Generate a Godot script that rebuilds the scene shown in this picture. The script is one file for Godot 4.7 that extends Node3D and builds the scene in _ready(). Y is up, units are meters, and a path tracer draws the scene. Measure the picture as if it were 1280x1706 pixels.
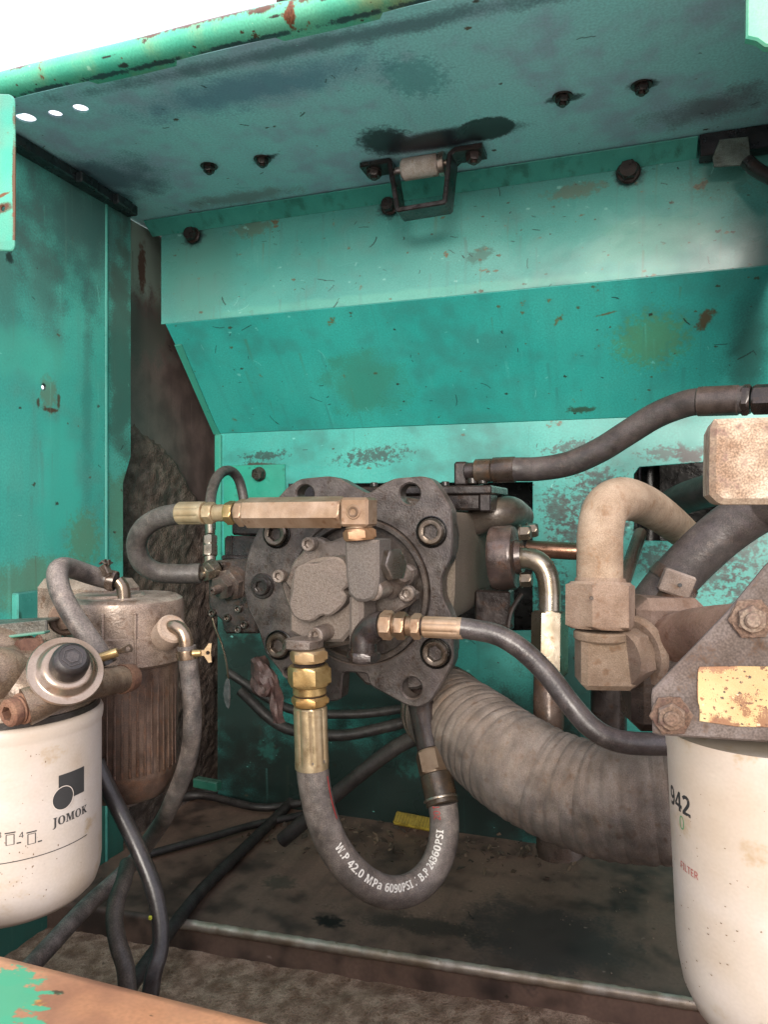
extends Node3D
# A pump bay of an old excavator. Units are metres; the bay's floor plate lies at y = 0, x runs right along the back wall, z towards the viewer.

class Shape:
	var p := PackedVector3Array()
	var t := PackedVector2Array()
	func tri(a: Vector3, b: Vector3, c: Vector3, ua := Vector2.ZERO, ub := Vector2.ZERO, uc := Vector2.ZERO):
		p.append(a); p.append(b); p.append(c)
		t.append(ua); t.append(ub); t.append(uc)
	func quad(a: Vector3, b: Vector3, c: Vector3, d: Vector3, ua := Vector2.ZERO, ub := Vector2.ZERO, uc := Vector2.ZERO, ud := Vector2.ZERO):
		tri(a, b, c, ua, ub, uc)
		tri(a, c, d, ua, uc, ud)
	func volume(from: int) -> float:
		var v := 0.0
		var o := p[from]
		for i in range(from, p.size(), 3):
			v += (p[i] - o).dot((p[i + 1] - o).cross(p[i + 2] - o))
		return v
	func orient(from: int):
		if from < p.size() and volume(from) < 0.0: flip(from)
	func flip(from: int):
		for i in range(from, p.size(), 3):
			var q := p[i]; p[i] = p[i + 1]; p[i + 1] = q
			var w := t[i]; t[i] = t[i + 1]; t[i + 1] = w

var mottle := FastNoiseLite.new()
var rng := RandomNumberGenerator.new()
var names := {}
var M := {}

func numbered(parent: Node, called: String) -> String:
	var k := str(parent.get_instance_id()) + called
	var n: int = names.get(k, 0)
	names[k] = n + 1
	return called if n == 0 else "%s_%03d" % [called, n]

func thing(called: String, label: String, category: String, at := Vector3.ZERO, group := "") -> Node3D:
	var o := Node3D.new()
	o.name = numbered(self, called)
	add_child(o, true)
	o.position = at
	o.set_meta("label", label)
	o.set_meta("category", category)
	o.set_meta("base", at)
	if group: o.set_meta("group", group)
	return o

# Commits a shape as one named mesh under a parent. Corners under `crease` degrees are smoothed. o: c = base colour (linear), d = settled dust colour, a = how much dust.
func part(s: Shape, called: String, parent: Node, m: Material, o := {}, crease := 38.0) -> MeshInstance3D:
	var base: Vector3 = parent.get_meta("base", Vector3.ZERO)
	var n := s.p.size()
	var fn := PackedVector3Array(); fn.resize(n / 3)
	var at := {}
	for f in n / 3:
		var a := s.p[f * 3]
		fn[f] = (s.p[f * 3 + 1] - a).cross(s.p[f * 3 + 2] - a)
		for k in 3:
			var key := Vector3i((s.p[f * 3 + k] * 20000.0).round())
			if at.has(key): at[key].append(f)
			else: at[key] = PackedInt32Array([f])
	var unit := PackedVector3Array(); unit.resize(n / 3)
	for f in n / 3: unit[f] = fn[f].normalized()
	var ps := PackedVector3Array(); ps.resize(n)
	var ns := PackedVector3Array(); ns.resize(n)
	var us := PackedVector2Array(); us.resize(n)
	var cs := PackedColorArray(); cs.resize(n)
	var lim := cos(deg_to_rad(crease))
	var col: Color = o.get("c", Color.WHITE)
	var dust: Color = o.get("d", col)
	var amt: float = o.get("a", 0.0)
	var fq: float = o.get("f", 1.0)
	var order := [0, 2, 1]
	for f in n / 3:
		for k in 3:
			var j: int = f * 3 + order[k]
			var q := s.p[j]
			var sum := Vector3.ZERO
			for g in at[Vector3i((q * 20000.0).round())]:
				if unit[g].dot(unit[f]) > lim: sum += fn[g]
			var nn := sum.normalized()
			if nn == Vector3.ZERO: nn = Vector3.UP
			var w := f * 3 + k
			ps[w] = q - base; ns[w] = nn; us[w] = s.t[j]
			if amt > 0.0:
				var e := mottle.get_noise_3dv(q * fq) * 0.5 + 0.5
				var lay := clampf(smoothstep(-0.35, 0.95, nn.y) * 0.75 + (e - 0.5) * 0.9 + 0.12, 0.0, 1.0)
				cs[w] = col.lerp(dust, clampf(lay * amt, 0.0, 1.0))
			else: cs[w] = col
	var arr := []
	arr.resize(Mesh.ARRAY_MAX)
	arr[Mesh.ARRAY_VERTEX] = ps; arr[Mesh.ARRAY_NORMAL] = ns; arr[Mesh.ARRAY_TEX_UV] = us; arr[Mesh.ARRAY_COLOR] = cs
	var mesh := ArrayMesh.new()
	mesh.add_surface_from_arrays(Mesh.PRIMITIVE_TRIANGLES, arr)
	mesh.surface_set_material(0, m)
	var mi := MeshInstance3D.new()
	mi.mesh = mesh
	mi.name = numbered(parent, called)
	parent.add_child(mi, true)
	mi.set_meta("base", base)
	return mi

func tag(o: Node, label: String, category := "", kind := ""):
	o.set_meta("label", label)
	if category: o.set_meta("category", category)
	if kind: o.set_meta("kind", kind)

# a transform at `o` whose y axis runs along `dir`
func ax(o: Vector3, dir: Vector3, turn := 0.0) -> Transform3D:
	var y := dir.normalized()
	var h := Vector3.UP if absf(y.y) < 0.9 else Vector3.RIGHT
	var x := h.cross(y).normalized()
	var b := Basis(x, y, x.cross(y))
	return Transform3D(b.rotated(y, turn), o)

# a surface of revolution about the y axis of xf; profile rows are [radius, height] or [radius, height, k]: k = 1 hexagon, 2 crimped sleeve, 3 knurl
func lathe(s: Shape, xf: Transform3D, prof: Array, segs := 24):
	var from := s.p.size()
	var rows := []
	var len_v := 0.0
	for i in prof.size():
		var q: Array = prof[i]
		var k: int = q[2] if q.size() > 2 else 0
		var row := PackedVector3Array()
		if i > 0: len_v += Vector2(prof[i][0] - prof[i - 1][0], prof[i][1] - prof[i - 1][1]).length()
		for j in segs + 1:
			var th := TAU * j / segs
			var r: float = q[0]
			if k == 1: r = q[0] / cos(fposmod(th, PI / 3) - PI / 6)
			elif k == 2: r = q[0] * (1.0 - 0.07 * pow(absf(cos(th * 4.0)), 14.0))
			elif k == 3: r = q[0] * (1.0 + 0.05 * sin(th * 18.0))
			row.append(xf * Vector3(cos(th) * r, q[1], sin(th) * r))
		rows.append([row, len_v, q[0]])
	for i in rows.size() - 1:
		var a: PackedVector3Array = rows[i][0]
		var b: PackedVector3Array = rows[i + 1][0]
		for j in segs:
			var ua := Vector2(float(j) / segs, rows[i][1]); var ub := Vector2(float(j + 1) / segs, rows[i][1])
			var uc := Vector2(float(j + 1) / segs, rows[i + 1][1]); var ud := Vector2(float(j) / segs, rows[i + 1][1])
			if rows[i + 1][2] > 1e-6: s.tri(a[j], b[j + 1], b[j], ua, uc, ud)
			if rows[i][2] > 1e-6: s.tri(a[j], a[j + 1], b[j + 1], ua, ub, uc)
	s.orient(from)

func cyl(s: Shape, a: Vector3, b: Vector3, r: float, ch := 0.0012, segs := 24, k := 0, r2 := -1.0):
	var h := a.distance_to(b)
	if r2 < 0.0: r2 = r
	ch = minf(ch, minf(h, r) * 0.45)
	lathe(s, ax(a, b - a), [[0, 0], [r - ch, 0], [r, ch, k], [r2, h - ch, k], [r2 - ch, h], [0, h]], segs)

func nut(s: Shape, a: Vector3, b: Vector3, half: float, turn := 0.0):
	var h := a.distance_to(b)
	var ch := minf(half * 0.16, h * 0.3)
	lathe(s, ax(a, b - a, turn), [[0, 0], [half * 0.98, 0], [half, ch, 1], [half, h - ch, 1], [half * 0.98, h], [0, h]], 24)

# hexagon-socket cap screw, head standing `h` proud of `o`
func cap_screw(s: Shape, o: Vector3, dir: Vector3, r: float, h: float, turn := 0.0):
	lathe(s, ax(o, dir, turn), [[0, 0], [r, 0], [r, h - r * 0.14], [r * 0.88, h], [r * 0.62, h], [r * 0.52, h - r * 0.06, 1], [r * 0.5, h - r * 0.75, 1], [0, h - r * 0.85]], 24)

func hex_bolt(s: Shape, o: Vector3, dir: Vector3, half: float, h: float, washer := 0.0, turn := 0.2):
	var d := dir.normalized()
	if washer > 0.0:
		cyl(s, o, o + d * 0.0025, washer, 0.0006)
		o += d * 0.0025
	lathe(s, ax(o, d, turn), [[0, 0], [half, 0, 1], [half, h * 0.8, 1], [half * 0.95, h], [0, h * 0.98]], 24)

func box(s: Shape, c: Vector3, size: Vector3, bev := 0.002, b := Basis.IDENTITY):
	var h := size * 0.5
	bev = minf(bev, minf(h.x, minf(h.y, h.z)) * 0.9)
	var vs := {}
	for sx in [-1, 1]:
		for sy in [-1, 1]:
			for sz in [-1, 1]:
				var sg := Vector3(sx, sy, sz)
				for k in 3:
					var q := h - Vector3.ONE * bev
					q[k] = h[k]
					vs[[sx, sy, sz, k]] = q * sg
	var faces := []
	for k in 3:
		var i := (k + 1) % 3
		var j := (k + 2) % 3
		for a in [-1, 1]:
			var f := []
			for e in [[-1, -1], [1, -1], [1, 1], [-1, 1]]:
				var g := [0, 0, 0, k]
				g[k] = a; g[i] = e[0]; g[j] = e[1]
				f.append(vs[g])
			faces.append(f)
			for e in [-1, 1]:
				var f2 := []
				for w in [[k, -1], [k, 1], [i, 1], [i, -1]]:
					var g := [0, 0, 0, w[0]]
					g[k] = a; g[i] = e; g[j] = w[1]
					f2.append(vs[g])
				faces.append(f2)
	for sx in [-1, 1]:
		for sy in [-1, 1]:
			for sz in [-1, 1]:
				faces.append([vs[[sx, sy, sz, 0]], vs[[sx, sy, sz, 1]], vs[[sx, sy, sz, 2]]])
	for f in faces:
		var m := Vector3.ZERO
		for q in f: m += q
		if (f[1] - f[0]).cross(f[2] - f[0]).dot(m) < 0.0: f.reverse()
		for q in f.size() - 2: s.tri(c + b * f[0], c + b * f[q + 1], c + b * f[q + 2])

func block(s: Shape, lo: Vector3, hi: Vector3, bev := 0.002):
	box(s, (lo + hi) * 0.5, (hi - lo).abs(), bev)

func round_poly(poly: Array, times := 1) -> PackedVector2Array:
	var a := PackedVector2Array(poly)
	for n in times:
		var b := PackedVector2Array()
		for i in a.size():
			var q := a[(i + 1) % a.size()]
			b.append(a[i].lerp(q, 0.25)); b.append(a[i].lerp(q, 0.75))
		a = b
	return a

func disc(c: Vector2, r: float, n := 28) -> PackedVector2Array:
	var a := PackedVector2Array()
	for i in n: a.append(c + Vector2.from_angle(TAU * i / n) * r)
	return a

func inset(poly: PackedVector2Array, by: float) -> PackedVector2Array:
	var out := PackedVector2Array()
	var n := poly.size()
	for i in n:
		var e1 := (poly[i] - poly[(i + n - 1) % n]).normalized()
		var e2 := (poly[(i + 1) % n] - poly[i]).normalized()
		var m := (Vector2(-e1.y, e1.x) + Vector2(-e2.y, e2.x)).normalized()
		out.append(poly[i] + m * by / maxf(m.dot(Vector2(-e1.y, e1.x)), 0.4))
	return out

func ears(poly: PackedVector2Array) -> PackedInt32Array:
	var idx := range(poly.size())
	var out := PackedInt32Array()
	var guard := 0
	while idx.size() > 2 and guard < 900000:
		var done := false
		for loose in 2:
			for i in idx.size():
				guard += 1
				var ia: int = idx[(i + idx.size() - 1) % idx.size()]
				var ib: int = idx[i]
				var ic: int = idx[(i + 1) % idx.size()]
				var a := poly[ia]; var b := poly[ib]; var c := poly[ic]
				var cr := (b - a).cross(c - b)
				if cr < (1e-12 if loose == 0 else -1e-9): continue
				var ok := true
				for k in idx:
					var q := poly[k]
					if q.distance_squared_to(a) < 1e-13 or q.distance_squared_to(b) < 1e-13 or q.distance_squared_to(c) < 1e-13: continue
					if (b - a).cross(q - a) >= -1e-12 and (c - b).cross(q - b) >= -1e-12 and (a - c).cross(q - c) >= -1e-12:
						ok = false
						break
				if ok:
					out.append(ia); out.append(ib); out.append(ic)
					idx.remove_at(i)
					done = true
					break
			if done: break
		if not done: break
	return out

# A plate: outline with holes in the xy plane of xf, front face at z = 0, `depth` thick, with chamfered edges. uv: metres from uv0, divided by uvs.
func plate(s: Shape, xf: Transform3D, poly: PackedVector2Array, holes: Array, depth: float, ch := 0.0015, uv0 := Vector2.ZERO, uvs := Vector2.ONE):
	if Geometry2D.is_polygon_clockwise(poly): poly.reverse()
	var loops := [poly]
	for h in holes:
		var hh: PackedVector2Array = h
		if not Geometry2D.is_polygon_clockwise(hh): hh.reverse()
		loops.append(hh)
	var faces := []
	for l in loops: faces.append(inset(l, ch))
	var flat: PackedVector2Array = faces[0]
	var taken := {}
	for k in range(1, faces.size()):
		var hole: PackedVector2Array = faces[k]
		var best := 1e9
		var bi := 0
		var bj := 0
		for i in flat.size():
			if taken.has(flat[i]): continue
			for j in hole.size():
				var dd := flat[i].distance_squared_to(hole[j])
				if dd < best: best = dd; bi = i; bj = j
		taken[flat[bi]] = true
		taken[hole[bj]] = true
		var joined := PackedVector2Array()
		for i in bi + 1: joined.append(flat[i])
		for j in hole.size() + 1: joined.append(hole[(bj + j) % hole.size()])
		for i in range(bi, flat.size()): joined.append(flat[i])
		flat = joined
	var tr := ears(flat)
	var uv := func(q: Vector2) -> Vector2: return (q - uv0) / uvs
	for i in range(0, tr.size(), 3):
		var a := flat[tr[i]]; var b := flat[tr[i + 1]]; var c := flat[tr[i + 2]]
		s.tri(xf * Vector3(a.x, a.y, 0), xf * Vector3(b.x, b.y, 0), xf * Vector3(c.x, c.y, 0), uv.call(a), uv.call(b), uv.call(c))
		s.tri(xf * Vector3(a.x, a.y, -depth), xf * Vector3(c.x, c.y, -depth), xf * Vector3(b.x, b.y, -depth), uv.call(a), uv.call(c), uv.call(b))
	for k in loops.size():
		var l: PackedVector2Array = loops[k]
		var g: PackedVector2Array = faces[k]
		for i in l.size():
			var j := (i + 1) % l.size()
			var z := [0.0, -ch, -depth + ch, -depth]
			var ra := [g[i], l[i], l[i], g[i]]
			var rb := [g[j], l[j], l[j], g[j]]
			for e in 3:
				s.quad(xf * Vector3(ra[e].x, ra[e].y, z[e]), xf * Vector3(ra[e + 1].x, ra[e + 1].y, z[e + 1]), xf * Vector3(rb[e + 1].x, rb[e + 1].y, z[e + 1]), xf * Vector3(rb[e].x, rb[e].y, z[e]), uv.call(ra[e]), uv.call(ra[e + 1]), uv.call(rb[e + 1]), uv.call(rb[e]))

func front(z: float) -> Transform3D: return Transform3D(Basis.IDENTITY, Vector3(0, 0, z))

func curve(pts: Array, step := 0.006) -> PackedVector3Array:
	var out := PackedVector3Array()
	var n := pts.size()
	for i in n - 1:
		var a: Vector3 = pts[i]; var b: Vector3 = pts[i + 1]
		var pre: Vector3 = pts[i - 1] if i > 0 else a * 2.0 - b
		var post: Vector3 = pts[i + 2] if i + 2 < n else b * 2.0 - a
		var k := maxi(2, ceili(a.distance_to(b) / step))
		for j in k: out.append(a.cubic_interpolate(b, pre, post, float(j) / k))
	out.append(pts[n - 1])
	return out

# Sweeps a circle along a smooth line. rad: a number or a Callable(metres along, angle). Returns the frames, for print that follows the hose.
func tube(s: Shape, pts: Array, rad, sides := 18, step := 0.007) -> Dictionary:
	var from := s.p.size()
	var line := curve(pts, step)
	var n := line.size()
	var xs := PackedVector3Array(); var ys := PackedVector3Array(); var run := PackedFloat32Array()
	var x := Vector3.ZERO
	var along := 0.0
	for i in n:
		var d := (line[mini(i + 1, n - 1)] - line[maxi(i - 1, 0)]).normalized()
		if i == 0: x = (Vector3.UP if absf(d.y) < 0.9 else Vector3.RIGHT).cross(d).normalized()
		else:
			x = (x - d * x.dot(d)).normalized()
			along += line[i].distance_to(line[i - 1])
		xs.append(x); ys.append(d.cross(x)); run.append(along)
	var prev := PackedVector3Array()
	for i in n:
		var row := PackedVector3Array()
		for j in sides + 1:
			var th := TAU * (j % sides) / sides
			var r: float = rad.call(run[i], th) if rad is Callable else rad
			row.append(line[i] + (xs[i] * cos(th) + ys[i] * sin(th)) * r)
		if i > 0:
			for j in sides:
				var u0 := float(j) / sides; var u1 := float(j + 1) / sides
				s.quad(prev[j], prev[j + 1], row[j + 1], row[j], Vector2(u0, run[i - 1]), Vector2(u1, run[i - 1]), Vector2(u1, run[i]), Vector2(u0, run[i]))
		if i == 0 or i == n - 1:
			for j in sides:
				if i == 0: s.tri(line[i], row[j + 1], row[j])
				else: s.tri(line[i], row[j], row[j + 1])
		prev = row
	s.orient(from)
	return {"line": line, "x": xs, "y": ys, "run": run}

# Lettering as thin outlines: every glyph point is carried to a surface by `lay`.
func lettering(s: Shape, words: String, face: String, bold: bool, tall: float, lay: Callable, mid := true, squeeze := 1.0):
	var font := SystemFont.new()
	font.font_names = PackedStringArray([face])
	font.font_weight = 700 if bold else 400
	var tm := TextMesh.new()
	tm.text = words
	tm.font = font
	tm.font_size = 64
	tm.pixel_size = tall / 46.0
	tm.depth = 0.0
	tm.curve_step = 1.0
	tm.horizontal_alignment = HORIZONTAL_ALIGNMENT_CENTER if mid else HORIZONTAL_ALIGNMENT_LEFT
	var arr := tm.get_mesh_arrays()
	if arr.is_empty(): return
	var vs: PackedVector3Array = arr[Mesh.ARRAY_VERTEX]
	var ids: PackedInt32Array = arr[Mesh.ARRAY_INDEX]
	for i in range(0, ids.size(), 3):
		var q := []
		for k in 3:
			var v := vs[ids[i + k]]
			q.append(lay.call(Vector2(v.x * squeeze, v.y)))
		s.tri(q[0], q[2], q[1])

# one fitting after another along a straight line: rows are [part name, kind, from, to (shares of the line), half width, material, colour options]
func fittings(parent: Node, a: Vector3, b: Vector3, rows: Array):
	for r in rows:
		var s := Shape.new()
		var p0 := a.lerp(b, r[2]); var p1 := a.lerp(b, r[3])
		match r[1]:
			"hex": nut(s, p0, p1, r[4], 0.35)
			"cyl": cyl(s, p0, p1, r[4], 0.0015)
			"sleeve":
				var h := p0.distance_to(p1); var q: float = r[4]
				lathe(s, ax(p0, p1 - p0, 0.3), [[0, 0], [q * 0.9, 0], [q, 0.002, 2], [q, h * 0.86, 2], [q * 1.0, h * 0.9], [q * 0.99, h - 0.001], [q * 0.9, h], [0, h]], 48)
			"thread":
				var h := p0.distance_to(p1); var q: float = r[4]
				var pr := [[0.0, 0.0]]
				var k := maxi(2, roundi(h / 0.003))
				for i in k:
					pr.append([q * 0.9, h * i / k]); pr.append([q, h * (i + 0.5) / k])
				pr.append([q * 0.9, h]); pr.append([0.0, h])
				lathe(s, ax(p0, p1 - p0), pr, 22)
		part(s, r[0], parent, r[5], r[6])

# worm-drive hose clamp round a point of a hose
func clamp_band(parent: Node, at: Vector3, dir: Vector3, r: float, wide: float, m: Material, o: Dictionary):
	var s := Shape.new()
	var d := dir.normalized() * wide * 0.5
	lathe(s, ax(at - d, dir), [[r * 0.92, 0], [r * 1.06, 0], [r * 1.08, wide * 0.2], [r * 1.08, wide * 0.8], [r * 1.06, wide], [r * 0.92, wide]], 28)
	for i in 22:
		var xf := ax(at, dir)
		var e := xf.basis * Vector3(cos(i * 0.13), 0, sin(i * 0.13))
		box(s, at + e * r * 1.085, Vector3(0.0008, wide * 0.5, 0.0008), 0.0002, ax(Vector3.ZERO, dir).basis)
	part(s, "hose_clamp", parent, m, o)

# cuts each corner of an outline with a short three-point arc
func corner_cut(poly: Array, most := 0.006) -> PackedVector2Array:
	var out := PackedVector2Array()
	var n := poly.size()
	for i in n:
		var p: Vector2 = poly[i]
		var a: Vector2 = poly[(i + n - 1) % n]; var b: Vector2 = poly[(i + 1) % n]
		var ra := minf(most, p.distance_to(a) * 0.4); var rb := minf(most, p.distance_to(b) * 0.4)
		var qa := p + (a - p).normalized() * ra; var qb := p + (b - p).normalized() * rb
		out.append(qa)
		out.append((qa + qb) * 0.25 + p * 0.5)
		out.append(qb)
	return out

# ---------------------------------------------------------------- textures and materials

func noise_bytes(w: int, h: int, seed: int, freq: float, octaves := 4, stretch := 1, tile := true, kind := FastNoiseLite.TYPE_SIMPLEX_SMOOTH) -> PackedByteArray:
	var n := FastNoiseLite.new()
	n.seed = seed
	n.noise_type = kind
	n.frequency = freq
	n.fractal_octaves = octaves
	var img: Image = n.get_seamless_image(w, h / stretch, false, false, 0.2) if tile else n.get_image(w, h / stretch)
	if stretch > 1: img.resize(w, h, Image.INTERPOLATE_CUBIC)
	img.convert(Image.FORMAT_L8)
	return img.get_data()

func grey_texture(b: PackedByteArray, w: int, h: int) -> ImageTexture:
	return ImageTexture.create_from_image(Image.create_from_data(w, h, false, Image.FORMAT_L8, b))

# a tiling colour texture: dark to light blotches, spots of a third colour, fine grain
func mottled(seed: int, dark: Color, light: Color, spot: Color, freq := 0.006, cover := 0.3, grain := 0.3, stretch := 1) -> ImageTexture:
	var w := 512
	var a := noise_bytes(w, w, seed, freq, 5, stretch)
	var b := noise_bytes(w, w, seed + 7, freq * 3.0, 5, stretch)
	var c := noise_bytes(w, w, seed + 13, 0.28, 2)
	var out := PackedByteArray(); out.resize(w * w * 3)
	var lo := (1.0 - cover) - 0.16
	for i in w * w:
		var v := clampf((a[i] * 0.6 + b[i] * 0.4) / 255.0 * 1.7 - 0.35, 0.0, 1.0)
		var sp := smoothstep(lo, lo + 0.22, (b[i] * 0.65 + (255 - a[i]) * 0.2 + c[i] * 0.15) / 255.0)
		var g := 1.0 + (c[i] / 255.0 - 0.5) * grain
		out[i * 3] = clampi(int(lerpf(lerpf(dark.r, light.r, v), spot.r, sp) * g * 255.0), 0, 255)
		out[i * 3 + 1] = clampi(int(lerpf(lerpf(dark.g, light.g, v), spot.g, sp) * g * 255.0), 0, 255)
		out[i * 3 + 2] = clampi(int(lerpf(lerpf(dark.b, light.b, v), spot.b, sp) * g * 255.0), 0, 255)
	return ImageTexture.create_from_image(Image.create_from_data(w, w, false, Image.FORMAT_RGB8, out))

# A painted sheet of `size` metres with its own wear. o: base, pale, grime, rust colours; grime / streak / rust amounts; stains [[centre, half size, turn, colour, strength, roughness]...] in metres from `zero`; scratches.
func sheet_texture(w: int, h: int, seed: int, zero: Vector2, size: Vector2, o: Dictionary) -> ImageTexture:
	var k := 0.004 * 1024.0 / w * (1.0 / maxf(size.x, 0.3)) * 1.6
	k = 3.2 * (size.x / w)
	var a := noise_bytes(w, h, seed, k, 4, 1, false)
	var b := noise_bytes(w, h, seed + 3, k * 5.0, 5, 1, false)
	var c := noise_bytes(w, h, seed + 5, 0.25, 3, 1, false)
	var fine := noise_bytes(w, h, seed + 21, k * 22.0, 4, 1, false)
	var st := noise_bytes(w, h, seed + 9, k * 6.0, 4, 16, false)
	var base: Color = o.base; var pale: Color = o.pale; var grime: Color = o.grime; var rust: Color = o.get("rust", Color(0.36, 0.22, 0.15))
	var ga: float = o.get("grime_amount", 0.5); var sa: float = o.get("streak_amount", 0.3); var ra: float = o.get("rust_amount", 0.0); var pa: float = o.get("pale_amount", 0.5)
	var wr: float = o.get("wear", 0.0)
	var fl := PackedFloat32Array(); fl.resize(w * h * 3)
	for i in w * h:
		var va := a[i] / 255.0; var vb := b[i] / 255.0; var vc := c[i] / 255.0; var vs := st[i] / 255.0
		var p := clampf(va * 1.4 - 0.3 + (vb - 0.5) * 0.5, 0.0, 1.0) * pa
		var r := lerpf(base.r, pale.r, p); var g := lerpf(base.g, pale.g, p); var l := lerpf(base.b, pale.b, p)
		var q := smoothstep(0.42, 0.85, (1.0 - va) * 0.5 + vb * 0.5 + (vc - 0.5) * 0.12) * ga
		q = clampf(q + smoothstep(0.5, 0.9, vs * 0.7 + va * 0.3) * sa, 0.0, 1.0)
		r = lerpf(r, grime.r, q); g = lerpf(g, grime.g, q); l = lerpf(l, grime.b, q)
		if ra > 0.0:
			var t := smoothstep(1.0 - ra, 1.04 - ra, vb * 0.75 + va * 0.25 + (vc - 0.5) * 0.1)
			var rr := 0.75 + vc * 0.5
			r = lerpf(r, rust.r * rr, t); g = lerpf(g, rust.g * rr, t); l = lerpf(l, rust.b * rr, t)
		var f := 0.91 + vc * 0.18
		if wr > 0.0 and vc > 0.86 and vb > 0.5: f *= 1.0 - wr
		fl[i * 3] = r * f; fl[i * 3 + 1] = g * f; fl[i * 3 + 2] = l * f
	for e in o.get("stains", []):
		var m: Vector2 = (e[0] - zero) / size * Vector2(w, h)
		var rad: Vector2 = e[1] / size.abs() * Vector2(w, h)
		var big := int(ceil(maxf(rad.x, rad.y) * 1.35))
		var turn: float = e[2]; var col: Color = e[3]; var str_: float = e[4]; var ro: float = e[5] * 0.8
		var nb := fine if maxf(e[1].x, e[1].y) < 0.08 else b
		var soft: float = e[6] if e.size() > 6 else 0.55
		for y in range(maxi(0, int(m.y) - big), mini(h, int(m.y) + big)):
			for x in range(maxi(0, int(m.x) - big), mini(w, int(m.x) + big)):
				var dv := Vector2(x - m.x, y - m.y).rotated(-turn) / rad
				var i := y * w + x
				var dd := dv.length() + (nb[i] / 255.0 - 0.5) * ro + (c[i] / 255.0 - 0.5) * ro * 0.5
				if dd < 1.0:
					var al := (1.0 - smoothstep(1.0 - soft, 1.0, dd)) * str_
					fl[i * 3] = lerpf(fl[i * 3], col.r, al); fl[i * 3 + 1] = lerpf(fl[i * 3 + 1], col.g, al); fl[i * 3 + 2] = lerpf(fl[i * 3 + 2], col.b, al)
	rng.seed = seed
	for n in int(o.get("scratches", 0)):
		var q := Vector2(rng.randf() * w, rng.randf() * h)
		var dir := Vector2.from_angle(rng.randf_range(0, TAU))
		var run := rng.randf_range(0.004, 0.03) / absf(size.x) * w * (0.35 if n % 3 else 1.0)
		var bend := rng.randf_range(-0.04, 0.04)
		var sc := Color(0.07, 0.09, 0.08) if rng.randf() < 0.7 else pale.lightened(0.25)
		for t in int(run):
			q += dir
			dir = dir.rotated(bend)
			for dx in 2 if n % 4 == 0 else 1:
				var xi := int(q.x) + dx; var yi := int(q.y)
				if xi < 0 or yi < 0 or xi >= w or yi >= h: continue
				var i := yi * w + xi
				fl[i * 3] = lerpf(fl[i * 3], sc.r, 0.75); fl[i * 3 + 1] = lerpf(fl[i * 3 + 1], sc.g, 0.75); fl[i * 3 + 2] = lerpf(fl[i * 3 + 2], sc.b, 0.75)
	for n in int(o.get("chips", 0)):
		var at := Vector2(rng.randf() * w, rng.randf() * h)
		var rr := pow(rng.randf(), 3.0) * float(o.get("chip_size", 0.0032)) / absf(size.x) * w + 0.8
		var tone := rng.randf()
		var cc := rust.lerp(Color(0.10, 0.09, 0.08), tone) if tone < 0.8 else pale.lightened(0.2)
		for y in range(maxi(0, int(at.y - rr * 2)), mini(h, int(at.y + rr * 2) + 1)):
			for x in range(maxi(0, int(at.x - rr * 2)), mini(w, int(at.x + rr * 2) + 1)):
				var i := y * w + x
				var al := 0.85 * (1.0 - smoothstep(0.8, 1.25, Vector2(x - at.x, (y - at.y) * 1.4).length() / rr + (c[i] / 255.0 - 0.5) * 1.6))
				fl[i * 3] = lerpf(fl[i * 3], cc.r, al); fl[i * 3 + 1] = lerpf(fl[i * 3 + 1], cc.g, al); fl[i * 3 + 2] = lerpf(fl[i * 3 + 2], cc.b, al)
	for n in int(o.get("drips", 0)):
		var x0 := rng.randf() * w
		var y0 := rng.randf() * h
		var run := rng.randf_range(0.02, 0.14) / absf(size.y) * h
		var wide := rng.randf_range(0.0007, 0.0035) / absf(size.x) * w
		var dc := grime if n % 3 else (rust if n % 2 else pale.lightened(0.1))
		var strong := rng.randf_range(0.12, 0.42)
		for t in int(run):
			var y := int(y0) - t
			if y < 0: break
			var k2 := strong * (1.0 - t / run)
			var xc := x0 + sin(t * 0.05 + n) * 0.8
			for x in range(maxi(0, int(xc - wide * 1.5)), mini(w, int(xc + wide * 1.5) + 1)):
				var i := y * w + x
				var al := k2 * (1.0 - smoothstep(0.4, 1.4, absf(x - xc) / wide)) * (0.6 + c[i] / 320.0)
				fl[i * 3] = lerpf(fl[i * 3], dc.r, al); fl[i * 3 + 1] = lerpf(fl[i * 3 + 1], dc.g, al); fl[i * 3 + 2] = lerpf(fl[i * 3 + 2], dc.b, al)
	var out := PackedByteArray(); out.resize(w * h * 3)
	for i in w * h * 3: out[i] = clampi(int(fl[i] * 255.0), 0, 255)
	return ImageTexture.create_from_image(Image.create_from_data(w, h, false, Image.FORMAT_RGB8, out))

func look(tex: Texture2D, rough: float, metal := 0.0, bump: Texture2D = null, depth := 0.05, scale := 3.0, triplanar := true, rough_tex: Texture2D = null) -> StandardMaterial3D:
	var m := StandardMaterial3D.new()
	m.vertex_color_use_as_albedo = true
	m.albedo_texture = tex
	m.roughness = rough
	m.metallic = metal
	if rough_tex: m.roughness_texture = rough_tex
	if bump:
		m.heightmap_enabled = true
		m.heightmap_texture = bump
		m.heightmap_scale = depth
	if triplanar:
		m.uv1_triplanar = true
		m.uv1_scale = Vector3.ONE * scale
	m.metallic_specular = 0.5
	return m

var TEAL := Color(0.26, 0.65, 0.55)
var TEAL_PALE := Color(0.42, 0.77, 0.66)
var GRIME := Color(0.20, 0.23, 0.22)
var RUST := Color(0.42, 0.27, 0.19)
var OIL := Color(0.08, 0.075, 0.08)

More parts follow.
